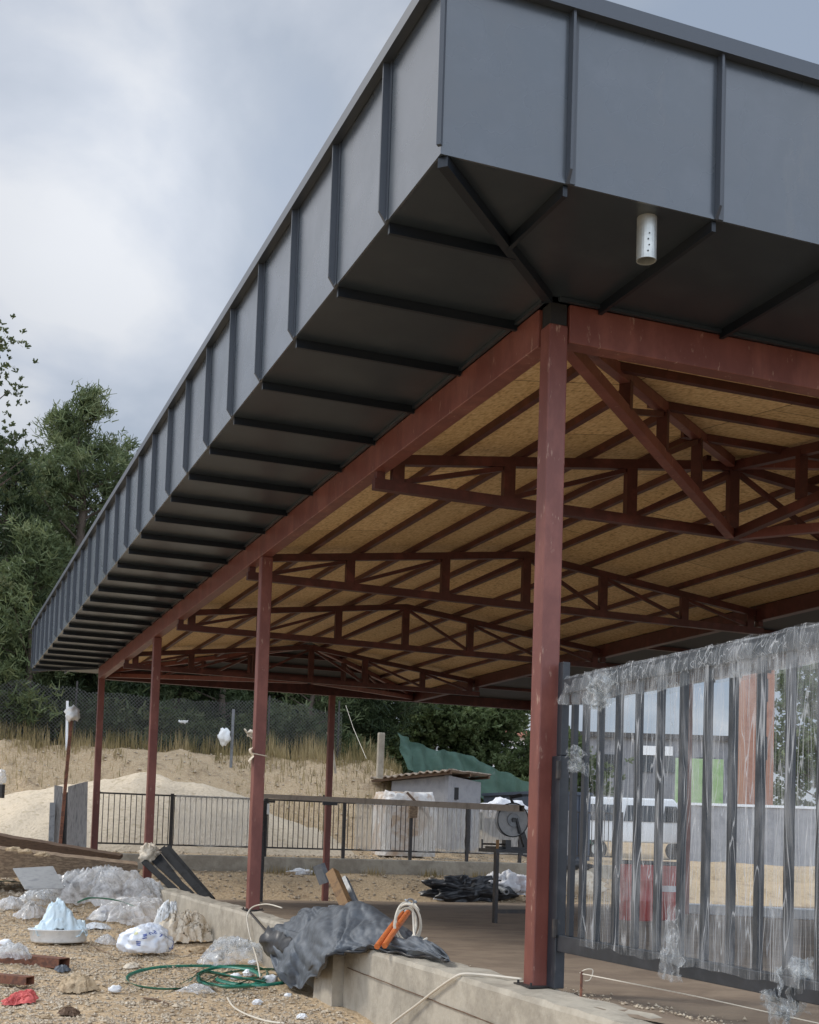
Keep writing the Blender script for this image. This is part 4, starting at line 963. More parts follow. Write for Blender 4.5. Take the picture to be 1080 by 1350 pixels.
tree_at(570, 895, 46, 2.2, 9, 'pale green leafy tree above the middle of the netting', LEAF, 'broad', 'leafy_tree', bare=.12, dens=2.0, ln=.17, wd=.09)
tree_at(655, 880, 47, 2.3, 10, 'pale green leafy tree behind the lower end of the netting', LEAF, 'broad', 'leafy_tree', bare=.12, dens=2.0, ln=.17, wd=.09)
tree_at(735, 985, 44, 1.6, 12, 'leafy tree behind the blue grey container', LEAF, 'broad', 'leafy_tree', bare=.1, dens=1.0, ln=.17, wd=.09)
tree_at(1085, 885, 50, 2.6, 13, 'dark leafy tree at the right edge behind the gate film', LEAF, 'broad', 'leafy_tree', bare=.1, dens=1.1, ln=.17, wd=.09)
tree_at(-104, 408, 25, 1.75, 11, 'sparse leafy tree with thin twigs at the upper left edge', SHRUB, 'broad', 'leafy_tree', bare=.4, dens=1.0, ln=.075, wd=.045)
# far wood: one mass
rnd = random.Random(5); g = MB()
for i in range(5200):
    px = rnd.uniform(-260, 505); d = rnd.uniform(50, 62)
    hh = (8.5 + 3.0 * fn(px, d, .021, 3)) if px < 440 else 4.5
    P = site(px, 1085, d); z0_ = gz(P.x, P.y); P.z = z0_ + hh * rnd.random() ** .8
    tuft(g, P, rnd, 6, .9, .3, Vector((0, -.4, 0)))
kind(obj('far_wood', g, NEEDLED), 'stuff')
# undergrowth along the top of the bank
g = MB()
for i in range(5200):
    x = rnd.uniform(-9, 10.5); y = rnd.uniform(29.0, 33.5); top_ = 1.25 + .9 * fn(x, y, .5, 6) - .5 * sst(6, 10, x)
    P = Vector((x, y, gz(x, y) + max(.1, top_) * rnd.random())); tuft(g, P, rnd, 6, .22, .07, Vector((0, -.2, .2)))
for i in range(1500):
    x = rnd.uniform(9, 20); y = rnd.uniform(34, 44); P = Vector((x, y, gz(x, y) + 1.9 * rnd.random() * (1 + .5 * fn(x, y, .4)))); tuft(g, P, rnd, 7, .3, .14, Vector((0, -.2, .2)))
kind(obj('undergrowth', g, SHRUB), 'stuff')
g = MB()
def blade(P, h, rnd, w=.012):
    a = rnd.uniform(0, 6.28); b = rnd.gauss(0, .22) * h; q = P + Vector((math.cos(a) * b, math.sin(a) * b, h)); m_ = lerp(P, q, .55) + Vector((-math.cos(a) * b * .15, -math.sin(a) * b * .15, 0)); s = Vector((math.cos(a + 1.57), math.sin(a + 1.57), 0)) * w
    g.v += [P - s, P + s, m_ + s * .8, m_ - s * .8, q]; k = len(g.v); g.f += [[k - 5, k - 4, k - 3, k - 2], [k - 2, k - 3, k - 1]]
for i in range(15000):
    x = rnd.uniform(-8, 9.8); y = 28.6 + rnd.gauss(0, .55) if rnd.random() < .75 else rnd.uniform(24.8, 29)
    if fn(x, y, .6, 11) < (-.25 if x > 4.5 else .0) and y < 28.3: continue
    if y > 28.3 and fn(x, y, 1.3, 17) < rnd.uniform(-.35, .15): continue
    hh = rnd.uniform(.05, .36) * (1.9 if y > 28.4 else 1) * (1.25 if x > 5.5 else 1)
    blade(Vector((x, y, gz(x, y) - .02)), hh, rnd, .009)
for i in range(260):
    x = rnd.choice([4.3, 5.2, 7.9, 9.1, 6.5]) + rnd.gauss(0, .14); y = 21.0 + rnd.gauss(0, .12)
    blade(Vector((x, y, gz(x, y) - .02)), rnd.uniform(.06, .25), rnd, .008)
kind(obj('dry_weeds', g, WEED), 'stuff')

# ================================================================== THINGS ON AND INSIDE THE EDGE WALL
def spline(pts, n=12, closed=False):
    pts = [Vector(p) for p in pts]; o = []; m_ = len(pts)
    for i in range(m_ if closed else m_ - 1):
        g_ = lambda k: pts[k % m_] if closed else pts[max(0, min(m_ - 1, k))]
        a, b, c_, d = g_(i - 1), g_(i), g_(i + 1), g_(i + 2)
        for k in range(n):
            t = k / n; o.append(.5 * ((2 * b) + (c_ - a) * t + (2 * a - 5 * b + 4 * c_ - d) * t * t + (3 * b - a - 3 * c_ + d) * t ** 3))
    if not closed: o.append(pts[-1])
    return o
def catgrid(ctrl):
    """smooth surface through a grid of control points"""
    nu, nv = len(ctrl), len(ctrl[0])
    def cr(a, b, c_, d, t): return .5 * ((2 * b) + (c_ - a) * t + (2 * a - 5 * b + 4 * c_ - d) * t * t + (3 * b - a - 3 * c_ + d) * t ** 3)
    def F(u, v):
        U, V = u * (nu - 1), v * (nv - 1); i, j = min(int(U), nu - 2), min(int(V), nv - 2)
        ix = [max(0, min(nu - 1, i + k)) for k in (-1, 0, 1, 2)]; jx = [max(0, min(nv - 1, j + k)) for k in (-1, 0, 1, 2)]
        col = [cr(*[ctrl[a][b] for b in jx], V - j) for a in ix]; return cr(*col, U - i)
    return F
T = [[(352, 1246, 11.2), (356, 1230, 11.25), (374, 1214, 11.5), (388, 1212, 11.9)],
     [(371, 1294, 10.5), (380, 1250, 10.5), (398, 1203, 11.0), (420, 1200, 11.6)],
     [(396, 1298, 10.2), (404, 1246, 10.25), (425, 1197, 10.7), (448, 1196, 11.4)],
     [(426, 1272, 9.35), (432, 1240, 9.4), (454, 1191, 10.2), (478, 1197, 11.2)],
     [(456, 1253, 9.2), (464, 1241, 9.3), (482, 1196, 9.9), (504, 1208, 10.9)],
     [(508, 1250, 8.95), (512, 1242, 9.0), (520, 1216, 9.5), (535, 1226, 10.1)],
     [(562, 1260, 8.45), (566, 1255, 8.45), (572, 1246, 8.65), (580, 1250, 8.9)],
     [(594, 1268, 8.1), (593, 1266, 8.12), (592, 1263, 8.2), (592, 1262, 8.25)]]
ctrl = [[site(*q) for q in col] for col in T]
base_f = catgrid(ctrl)
def tarpF(u, v):
    P = base_f(u, v)
    wu = u + .06 * noise.noise(Vector((u * 5, v * 4, 8))); ridge = 1.1 * abs(noise.noise(Vector((wu * 5.5 - v * 2, v * 1.6, 1)))) + .42 * abs(noise.noise(Vector((wu * 11 + v * 5, v * 3.5, 4)))) + .12 * abs(noise.noise(Vector((u * 24, v * 9, 3))))
    k = .17 * (ridge - .35) * (1 if u < .9 else (1 - u) * 10)
    P = P + Vector((-.75, -.35, .55)) * k + Vector((-.5, -.3, .4)) * .008 * noise.noise(Vector((u * 34, v * 18, 2)))
    if v < .12: P.z += .05 * noise.noise(Vector((u * 16, 3, 1)))
    P.z = max(P.z, gz(P.x, P.y) + .01 if P.x < -.3 else -.02)
    return P
tp0 = site(470, 1240, 9.8)
tarp = tag(obj('dark_tarp', MB().grid(tarpF, 200, 84), TARP, smooth=True, at=tp0, solid=.004), 'crumpled charcoal tarp thrown over the concrete edge wall', 'tarp')
hem = [tarpF(u / 60, 0) + Vector((-.004, -.004, 0)) for u in range(22, 60)]
obj('hem', MB().tube(hem, .012, 6), BLKPL, tarp, smooth=True)
obj('dark_lining', MB().grid(lambda u, v: lerp(site(352, 1240, 11.3), site(384, 1258, 10.7), u) + Vector((-.06 * math.sin(v * 3.14) - .03 * fn(u * 3, v * 3, 1), -.02, (.5 - v) * .26 + .03 * fn(u * 3, v * 2, 2))), 22, 18), BLKPL, tarp, smooth=True)
def rtube(name, lab, a, b, w, h, m, up=(0, 0, 1), hol=.006, grp=None):
    o = obj(name, MB().bar(a, b, w, h, up, hollow=hol), m, at=(Vector(a) + Vector(b)) / 2)
    return tag(o, lab, 'steel tube', grp)
rtube('steel_box_tube', 'rusty yellow brown hollow box tube sticking up out of the dark tarp', site(461, 1203, 11.0), site(438, 1150, 11.3), .088, .088, RUSTIN, up=(.5, -.6, .3))
rtube('steel_box_tube', 'grey box tube stub right of the rusty box tube in the tarp', site(470, 1200, 11.1), site(452, 1160, 11.45), .05, .09, GREYST, up=(.5, -.6, .3))
rtube('steel_box_tube', 'short grey box tube end left of the rusty box tube above the tarp', site(429, 1164, 11.5), site(420, 1140, 11.5), .06, .10, GREYST, up=(.5, -.8, .1))
for (a, b, lab) in (((497, 1248, 8.75), (531, 1204, 9.3), 'left orange pipe leaning on the tarp beside the cable coil'), ((507, 1247, 8.75), (538, 1203, 9.25), 'right orange pipe leaning on the tarp beside the cable coil')):
    a, b = site(*a), site(*b); o = obj('orange_pipe', MB().tube([a, lerp(a, b, .5) + Vector((0, 0, .006)), b], .021, 12), ORANGE, at=a, smooth=False); tag(o, lab, 'pipe')
    obj('pipe_end', MB().tube([b, lerp(a, b, 1.06)], .018, 10), DARKST, o)
tg = thing('pipe_clamp', 'small grey metal clamp on the tips of the orange pipes', 'clamp', site(540, 1200, 9.7))
obj('clamp_body', MB().tube([site(534, 1203, 9.26), site(549, 1188, 9.3)], .013, 8), GREYST, tg); obj('clamp_ring', MB().tube([site(541 + 5 * math.cos(a), 1190 + 5 * math.sin(a), 9.28) for a in [k * .5236 for k in range(12)]], .007, 6, closed=True), GREYST, tg); obj('clamp_arm', MB().tube([site(534, 1186, 9.3), site(548, 1196, 9.26)], .008, 6), GALV, tg)
pts = []
for i in range(70):
    a = -1.2 + i / 69 * 6.283 * 3.1; k = i / 69
    pts.append(site(538 + 15 * math.cos(a) * (1 + .24 * math.sin(k * 11)) - 3 * k, 1217 + 24 * math.sin(a) * (1 + .13 * math.cos(k * 8)) + 2 * math.sin(k * 5), 9.0 + .05 * math.sin(a * 1.5)))
pts = [site(547, 1192, 9.2), site(552, 1200, 9.1)] + pts + [site(548, 1241, 8.8), site(563, 1237, 8.7)]
tag(obj('cable_coil', MB().tube(spline(pts, 3), .0085, 8), CABLE, smooth=True, at=site(538, 1240, 9.2)), 'looped coil of cream cable hanging on the orange pipes', 'cable')
c1 = [on_x(498, 1368, -.34), on_x(520, 1347, -.30), on_x(548, 1326, -.275), on_x(575, 1305, -.268), on_x(597, 1290, -.262), on_z(612, 1284, .012), on_z(645, 1286, .014), on_z(688, 1291, .012)]
tag(obj('cream_cable', MB().tube(spline(c1, 8), .0085, 8), CABLE, smooth=True, at=c1[5]), 'cream cable running over the edge wall to the corner column', 'cable')
st0 = hit(765, 1322); st0 = Vector((.04, -.43, -.03)); s1 = site(766, 1281, (st0 - CAM).dot(_f)); s1.x, s1.y = st0.x + .004, st0.y
stk = tag(obj('rebar_stake', MB().tube([st0 - Vector((0, 0, .05)), s1], .0075, 8), RUST, at=st0), 'short rusty stake in the dirt beside the corner column, string tied on', 'stake')
q = [s1 - Vector((0, 0, .012)), on_z(905, 1311, .10), on_z(1010, 1334, .07), on_z(1110, 1356, .05)]
tag(obj('white_string', MB().tube(spline(q, 8), .0032, 5), CABLE, at=s1), 'white string stretched from the rusty stake along the earth floor', 'string')
g = MB().tube(spline([s1 + Vector((.0, .02, -.01)), s1 + Vector((.02, -.01, .012)), s1 + Vector((.05, -.03, .01)), s1 + Vector((.04, -.02, -.04)), s1 + Vector((.02, 0, -.05))], 5), .003, 5); obj('knot_tail', g, CABLE, bpy.data.objects['white_string'])
# white cable loop at the second column, thin rod
cb_ = [on_x(372, 1197, -.05), on_x(352, 1192, -.12), on_x(333, 1196, -.15), on_x(326, 1208, -.20), on_x(328, 1226, -.21), on_x(333, 1246, -.22), site(338, 1262, 11.3), site(341, 1276, 10.9), site(343, 1288, 10.6)]
tag(obj('cream_cable', MB().tube(spline(cb_, 6), .007, 8), CABLE, smooth=True, at=cb_[3]), 'cream cable looping down the wall from the second red column', 'cable')
tag(obj('thin_rod', MB().tube([on_x(330, 1203, -.14), on_x(362, 1240, -.30)], .012, 6), DARKST, at=on_x(350, 1225, -.2)), 'thin dark rod leaning on the wall beside the tarp', 'rod')

# chop saw on its stand
fp = hit(653, 1217); D0_ = (fp - CAM).dot(_f); ztab = site(653, 1119, D0_).z
xa, ya = fp.x, fp.y
sd_ = thing('saw_stand', 'black steel work stand with a crossbar carrying the cut-off saw', 'stand', fp)
for (dx, dy) in ((0, 0), (.78, 0), (.03, .10), (.78, .5)): obj('leg', MB().span((xa + dx - .022, ya + dy - .022, floor_z(ya) - .01), (xa + dx + .022, ya + dy + .022, ztab - .05)), DARKST, sd_)
obj('stretcher', MB().span((xa + .023, ya - .02, floor_z(ya) + .13), (xa + .757, ya + .02, floor_z(ya) + .18)), DARKST, sd_)
obj('top_frame', MB().span((xa - .03, ya - .03, ztab - .049), (xa + .82, ya + .53, ztab)), BLKPL, sd_)
obj('vice_screw', MB().tube([(xa - .20, ya + .05, ztab + .06), (xa + .15, ya + .05, ztab + .06)], .012, 8), DARKST, sd_)
obj('vice_handle', MB().tube([(xa - .20, ya + .05, ztab + .0), (xa - .20, ya + .05, ztab + .12)], .012, 8), DARKST, sd_)
obj('vice_jaw', MB().span((xa + .12, ya, ztab + .001), (xa + .20, ya + .12, ztab + .12)), BLKPL, sd_); obj('end_stop', MB().span((xa - .012, ya - .02, ztab + .001), (xa + .015, ya + .02, ztab + .12)), RUSTIN, sd_)
cs = site(685, 1081, D0_ + .1); saw = thing('cutoff_saw', 'cut-off saw with a round grey disc guard on the black stand', 'saw', (cs.x, cs.y, ztab))
yv = Vector((0, 1, 0)); cs.y = ya + .15
def disc(name, r, y0, y1, m, par, n=36, a0=0, a1=6.2832):
    g = MB(); pts_ = [(cs.x + r * math.cos(a0 + (a1 - a0) * k / n), cs.z + r * math.sin(a0 + (a1 - a0) * k / n)) for k in range(n)]
    g.v = [Vector((x, y0, z)) for x, z in pts_] + [Vector((x, y1, z)) for x, z in pts_]
    g.f = [list(range(n)), [n + k for k in range(n)][::-1]] + [[k, k + n, (k + 1) % n + n, (k + 1) % n] for k in range(n)]; return obj(name, g, m, par)
gu = disc('disc_guard', .225, cs.y - .04, cs.y + .05, SHEET, saw); obj('guard_rim', MB().tube([(cs.x + .226 * math.cos(k * .1745), cs.y - .04, cs.z + .226 * math.sin(k * .1745)) for k in range(36)], .008, 6, closed=True), BLKPL, gu)
disc('hub', .09, cs.y - .062, cs.y - .041, GREYST, saw); disc('arbor_nut', .035, cs.y - .085, cs.y - .063, BLKPL, saw, 6)
obj('arm', MB().bar((cs.x + .03, cs.y - .07, cs.z + .02), (cs.x + .10, cs.y - .06, cs.z - .18), .04, .03), BLKPL, saw)
obj('motor', MB().tube([(cs.x + .05, cs.y + .051, cs.z + .03), (cs.x + .05, cs.y + .32, cs.z + .03)], .09, 16), BLKPL, saw)
obj('handle', MB().tube([(cs.x + .02, cs.y + .02, cs.z + .22), (cs.x - .02, cs.y + .02, cs.z + .30), (cs.x + .14, cs.y + .02, cs.z + .34)], .025, 8), BLKPL, saw)
obj('base', MB().span((cs.x - .28, cs.y - .1, ztab + .002), (cs.x + .35, cs.y + .22, ztab + .03)), BLKPL, saw)
obj('pivot_bracket', MB().bar((cs.x + .25, cs.y + .05, ztab + .03), (cs.x + .12, cs.y + .06, cs.z), .07, .07), BLKPL, saw)
ta, tb = site(338, 1049, 25.2), site(688, 1066, D0_ - .25)
rtube('long_box_tube', 'very long grey brown box tube lying level from the saw past the rear column', ta, tb, .085, .085, mat('primed_tube', (.20, .165, .13), .6, var=[(.24, .20, .16), (.16, .13, .10)], vscale=5))
P = site(345, 1100, 25.0); rest = thing('tube_rest', 'dark trestle under the far end of the long box tube behind the second column', 'trestle', (P.x, P.y, gz(P.x, P.y)))
zt = site(345, 1053, 25.0).z - .03
obj('leg', MB().bar((P.x - .02, P.y - .25, gz(P.x, P.y) - .03), (P.x, P.y, zt - .04), .05, .05), DARKST, rest); obj('leg', MB().bar((P.x + .1, P.y + .25, gz(P.x, P.y) - .03), (P.x + .06, P.y + .01, zt - .04), .05, .05), DARKST, rest); obj('head_bar', MB().span((P.x - .2, P.y - .04, zt - .039), (P.x + .24, P.y + .04, zt)), DARKST, rest)
cl_ = site(430, 1056, 24.0); cl_.x, cl_.y = 4.75, 18.9; zc = site(430, 1055, 24.6).z
clm = thing('column_clamp', 'small dark clamp on the rear column at tube height', 'clamp', (4.75, 18.95, zc))
obj('clamp_plate', MB().span((4.60, 18.94, zc - .05), (4.92, 18.995, zc + .04)), BLKPL, clm); obj('clamp_screw', MB().tube([(4.62, 18.97, zc + .04), (4.62, 18.97, zc + .16)], .02, 8), DARKST, clm)
# dark tarp pile with white sheet and a pipe
tpz = hit(640, 1188)
tag(obj('dark_tarp_heap', MB().grid(blob(tpz + Vector((-.25, .35, .16)), (.92, .5, .34), 41, .55, 1.9, 70, 40), 70, 40, True), BLKPL, smooth=True, at=tpz), 'heap of black plastic sheeting on the earth slope left of the saw stand', 'sheeting')
q = hit(668, 1188); tag(obj('white_sheet_heap', MB().grid(blob(q + Vector((.12, .3, .32)), (.46, .32, .30), 45, .5, 2.2, 56, 32), 56, 32, True), WHITECLOTH, smooth=True, at=q), 'crumpled white sheet heaped on the black plastic sheeting behind the saw stand', 'sheeting')
q2 = q + Vector((-.18, -.36, .22)); g = MB().lathe([(.035, 0), (.07, 0), (.07, .6), (.035, .6), (.035, 0)], (0, 0, 0), 20)
mm = Matrix.Rotation(R(-82), 4, 'X'); g.v = [mm @ v + q2 for v in g.v]; tag(obj('grey_pipe', g, GREYST, at=q2), 'end of a grey pipe poking out of the black plastic sheeting', 'pipe')
q3 = hit(584, 1188); tag(obj('white_rubble', MB().grid(blob(q3 + Vector((0, .1, .04)), (.18, .1, .06), 47, .5), 20, 12, True), FOAM, at=q3), 'pale lump at the left end of the black plastic sheeting', 'rubble')
for i, (px, py, s, lab) in enumerate(((395, 1152, .3, 'pale rubble lump in front of the rear kerb, left of the rear column'), (487, 1150, .22, 'pale rubble lump right of the rear column on the slope'), (276, 824 + 300, .2, 'pale lump under the railing beside the second railing panel'), (383, 1153, .14, 'small pale lump on the slope left of the rear column'))):
    q = hit(px, py); tag(obj('rubble_lump', MB().grid(blob(q + Vector((0, 0, .02)), (s, s * .6, s * .32), 50 + i, .5), 20, 12, True), FOAM if i != 3 else ROCK, at=q), lab, 'rubble')
# bundle of dark profiles leaning against the third column
bp = [((262, 1188, 17.2), (197, 1128, 18.6)), ((255, 1188, 17.3), (203, 1120, 18.7)), ((274, 1186, 17.3), (214, 1119, 18.8)), ((246, 1187, 17.2), (190, 1136, 18.4)), ((280, 1186, 17.5), (221, 1117, 18.9))]
PROF = mat('black_profile', (.018, .019, .021), .7, spec=.05, var=[(.026, .027, .029), (.012, .012, .013)], vscale=5)
bl_ = ['lowest', 'second lowest', 'middle', 'shortest', 'topmost']
for i, (a, b) in enumerate(bp):
    a, b = site(*a), site(*b)
    lab = ['dark metal profile in the leaning bundle, marked by pale scuffs', 'dark metal profile in the leaning bundle, behind the scuffed one', 'wide black profile in the middle of the leaning bundle', 'dark profile lowest at the left edge of the leaning bundle', 'black profile standing apart at the right of the leaning bundle'][i]
    tag(obj('metal_profile', MB().bar(a, b, .085 if i != 2 else .11, .04, up=(-.6, -.5, .6)), PROF, at=a), lab, 'metal profile')
P = site(197, 1127, 18.5); tag(obj('tape_wrap', MB().grid(blob(P, (.12, .12, .15), 61, .6, 2.5, flat=False), 30, 20, True), BEIGEFIB, smooth=True, at=P), 'ragged pale tape binding the top of the dark profiles', 'tape')
cw = [site(213, 1172, 17.6), site(228, 1180, 17.2), site(250, 1184, 17.0), site(276, 1186, 17.1)]
tag(obj('white_rope', MB().tube(spline(cw, 6), .014, 6), CABLE, at=cw[1]), 'white rope lying on the wall under the dark profiles', 'rope')

# ================================================================== LEFT SIDE: timber stack and litter
tb = thing('timber_stack', 'stack of heavy rough timber boards beside the last red columns', 'timber stack', site(60, 1165, 16.5))
def plank(name, p0, p1, p2, p3, dep, m, par):
    """thick plank seen on its long side: top edge p0-p1, bottom edge p3-p2"""
    a, b, c_, d = site(*p3), site(*p2), site(*p1), site(*p0); g = MB(); n = Vector((.12, dep, .02)); k = 30; vs = []
    for row in (lambda t: lerp(a, b, t), lambda t: lerp(d, c_, t), lambda t: lerp(d, c_, t) + n, lambda t: lerp(a, b, t) + n):
        for i in range(k + 1): P_ = row(i / k); vs.append(P_ + Vector((0, 0, .012 * fn(i * .9, len(vs) * .01, 1))))
    fs = []
    for r_ in range(4):
        for i in range(k): j = (r_ + 1) % 4; fs.append([r_ * (k + 1) + i, r_ * (k + 1) + i + 1, j * (k + 1) + i + 1, j * (k + 1) + i])
    fs += [[0, k + 1, 2 * (k + 1), 3 * (k + 1)], [k, 4 * k + 3, 3 * k + 2, 2 * k + 1]]
    g.add(vs, fs); g.f = [f[::-1] for f in g.f]; return obj(name, g, m, par)
plank('timber_or_gap_shade', (-60, 1092, 17.6), (158, 1128, 19.3), (158, 1133, 19.3), (-60, 1112, 17.6), .5, DKWOOD, tb)
plank('timber_or_gap_shade', (-70, 1112, 16.4), (182, 1140, 18.2), (181, 1151, 18.2), (-70, 1160, 16.4), .8, WOOD, tb)
plank('timber_or_gap_shade', (60, 1158, 16.4), (182, 1151, 18.0), (168, 1160, 17.8), (75, 1170, 16.3), .5, BLKPL, tb)  # shadow gap under the boards, put in as a solid black slab
for px in (-20, 75, 165): P = site(px, 1164, 17.3); obj('bearer', MB().box((P.x, P.y + .2, P.z - .05), (.12, .5, .2)), DKWOOD, tb)
for px, py, lab in ((18, 1120, 'pale stone leftmost in the gap between the timber boards'), (33, 1123, 'pale stone second from left between the timber boards'), (55, 1127, 'pale stone rightmost in the gap between the timber boards')):
    P = site(px, py, 16.5); tag(obj('stone', MB().grid(blob(P, (.09, .07, .035), px, .4), 16, 10, True), ROCK, at=P), lab, 'stone')
shp = [site(17, 1146, 15.7), site(70, 1143, 15.9), site(85, 1172, 14.9), site(33, 1173, 14.7)]
g = slab([shp[3], shp[2], shp[1], shp[0]], .012); tag(obj('metal_sheet', g, SHEET, at=shp[3]), 'grey metal sheet leaning on the timber stack', 'metal sheet')
def crumple(px, py, w, dpt, h, seed, n=46, freq=2.4, lift=.0, rz=0.0, ragged=.3, amp=.6):
    c_ = hit(px, py); ca, sa = math.cos(rz), math.sin(rz)
    def F(u, v):
        a, r_ = u * 6.28318, v
        ed = 1 + ragged * noise.noise(Vector((math.cos(a) * 1.6, math.sin(a) * 1.6, seed))) + ragged * .5 * noise.noise(Vector((math.cos(a) * 5, math.sin(a) * 5, seed)))
        x, y = math.cos(a) * r_ * w / 2 * ed, math.sin(a) * r_ * dpt / 2 * ed
        q = Vector((x / w * freq * 2, y / dpt * freq * 2, seed))
        wq = q + Vector((noise.noise(q * .9 + Vector((3, 1, 0))), noise.noise(q * .9 + Vector((0, 4, 2))), 0)) * .7
        th_ = 2.6 * noise.noise(q * .35 + Vector((seed, 2, 1))) + seed; ct, st = math.cos(th_), math.sin(th_)
        wf = Vector(((wq.x * ct + wq.y * st) * .55, (-wq.x * st + wq.y * ct) * 1.9, seed)); rid = 1 - 2.2 * abs(noise.noise(wf)); rid2 = 1 - 2.2 * abs(noise.noise(wf * 1.9 + Vector((4, 4, 1)))); rid3 = 1 - 2.4 * abs(noise.noise(wf * 4.2))
        low = .5 + .9 * noise.noise(q * .45 + Vector((seed * 3.3, 0, 0))); f = max(0, 1 - r_ ** 3.5)
        z = h * (f * (.42 + .50 * low) * (1 - amp * .45 + amp * .45 * rid) + .20 * rid2 * (1 - r_ * .6) + .05 * rid3 * (1 - r_ * .5))
        X, Y = c_.x + x * ca - y * sa, c_.y + dpt * .35 + x * sa + y * ca
        X += .07 * w * noise.noise(q * 1.6 + Vector((5, 0, 0))) + .02 * w * noise.noise(q * 5); Y += .07 * w * noise.noise(q * 1.6 + Vector((0, 9, 0)))
        return Vector((X, Y, gz(X, Y) + .012 + lift + max(0, z) + .02 * (1 - r_)))
    return c_, MB().grid(F, n * 3, n // 2 + 16, True)
def litter(name, lab, cat, m, *a, **k):
    c_, g = crumple(*a, **k); return tag(obj(name, g, m, smooth=True, at=c_), lab, cat)
litter('plastic_sheet', 'large heap of milky plastic sheeting in front of the timber stack', 'plastic sheeting', BAGCLEAR, 142, 1196, 1.5, .8, .46, 71, amp=.6)
litter('plastic_sheet', 'milky plastic scrap against the far end of the edge wall', 'plastic sheeting', BAGCLEAR, 200, 1190, .45, .4, .26, 72)
litter('plastic_sheet', 'greyish clear plastic lying flat behind the printed white bag', 'plastic sheeting', BAGCLEAR, 182, 1220, 1.0, .7, .28, 73, amp=.7)
litter('plastic_bag', 'small crumpled clear bag with red marks behind the basin', 'plastic bag', BAGCLEAR, 45, 1213, .42, .3, .2, 74)
litter('plastic_bag', 'crumpled clear bag right behind the pale blue sheet', 'plastic bag', FILMD, 48, 1195, .5, .35, .24, 75)
litter('plastic_sheet', 'clear plastic scrap lying at the foot of the wall above the green straps', 'plastic sheeting', FILMD, 318, 1272, .70, .3, .26, 76)
litter('plastic_sheet', 'torn clear plastic draped over the rusty tubes at the left edge', 'plastic sheeting', FILMD, 15, 1273, .42, .3, .18, 77, lift=.05)
fib = litter('fibre_sack', 'tan frayed fibre sack with a torn white end against the wall', 'sack', BEIGEFIB, 247, 1245, .62, .36, .36, 78, freq=3.2)
litter('white_scrap', 'white torn scrap sticking up from the tan fibre sack', 'scrap', WHITEP, 222, 1234, .34, .22, .36, 79, freq=3)
litter('paper_scrap', 'tan paper scrap beside a blue printed wrapper behind the printed bag', 'scrap', BEIGEFIB, 156, 1212, .34, .22, .12, 80)
litter('paper_scrap', 'pale paper scrap right of the basin', 'scrap', WHITEP, 130, 1226, .32, .16, .07, 81)
wr = litter('wrapper', 'white wrapper with a blue printed band right of the basin', 'wrapper', WHITEP, 137, 1214, .16, .3, .08, 82)
P = hit(139, 1214); obj('blue_band', MB().box((P.x, P.y + .04, P.z + .115), (.10, .07, .01), .5), BLUE, wr)
rm = litter('red_cloth', 'crumpled faded red cloth on the gravel at the lower left', 'cloth', REDCLOTH, 30, 1325, .26, .22, .065, 83, freq=3.4, ragged=.55)
litter('beige_lump', 'low tan lump of soft packing on the gravel beside the rusty tubes', 'packing', ROCK, 103, 1312, .30, .24, .10, 84)
litter('dry_clump', 'dark dry clump of roots on the gravel at the bottom edge', 'root clump', DKWOOD, 92, 1341, .16, .16, .05, 85, freq=4)
litter('rag', 'small grey rag on the gravel right of the rusty tubes', 'rag', TARP, 83, 1284, .14, .1, .04, 86, n=20)
litter('plastic_sheet', 'thin clear plastic strip under the green straps', 'plastic sheeting', FILMD, 262, 1312, .3, .16, .05, 87, n=24)
for i, (px, py, w_, lab) in enumerate(((151, 1309, .10, 'white foam piece alone on the gravel left of the straps'), (333, 1272, .08, 'white foam piece nearest the wall above the straps'), (311, 1292, .10, 'white foam piece upper left among the green straps'), (328, 1287, .10, 'white foam piece between the straps and the wall'), (357, 1297, .13, 'largest white foam block at the right end of the straps'), (339, 1325, .075, 'white foam piece below the straps'), (380, 1315, .06, 'smallest white foam crumb right of the straps'), (398, 1344, .07, 'white foam piece at the bottom edge near the wall'), (8, 1247, .12, 'white scrap at the left edge above the rusty tubes'))):
    c_ = hit(px, py); o = obj('foam_piece', MB().grid(blob(c_ + Vector((0, 0, w_ * .25)), (w_ / 2, w_ * .38, w_ * .32), 90 + i, .45, 2.2), 18, 12, True), FOAM, at=c_, smooth=i % 2 == 0); tag(o, lab, 'foam')
for i, (px, py, w_, lab) in enumerate(((287, 1262, .12, 'brown stone at the wall foot right of the fibre sack'), (60, 1345, .09, 'tan stone at the bottom left beside the root clump'), (130, 1335, .06, 'small tan stone left of centre near the bottom edge'), (262, 1257, .16, 'tan clod at the wall foot under the fibre sack'), (420, 1312, .09, 'tan clod under the tarp edge'), (210, 1330, .05, 'small pale stone under the green strap loop'), (15, 1215, .08, 'tan stone at the left edge beside the clear bag'))):
    c_ = hit(px, py); tag(obj('stone', MB().grid(blob(c_ + Vector((0, 0, w_ * .15)), (w_ / 2, w_ * .4, w_ * .3), 120 + i, .5, 1.8), 16, 10, True), ROCK, at=c_), lab, 'stone')
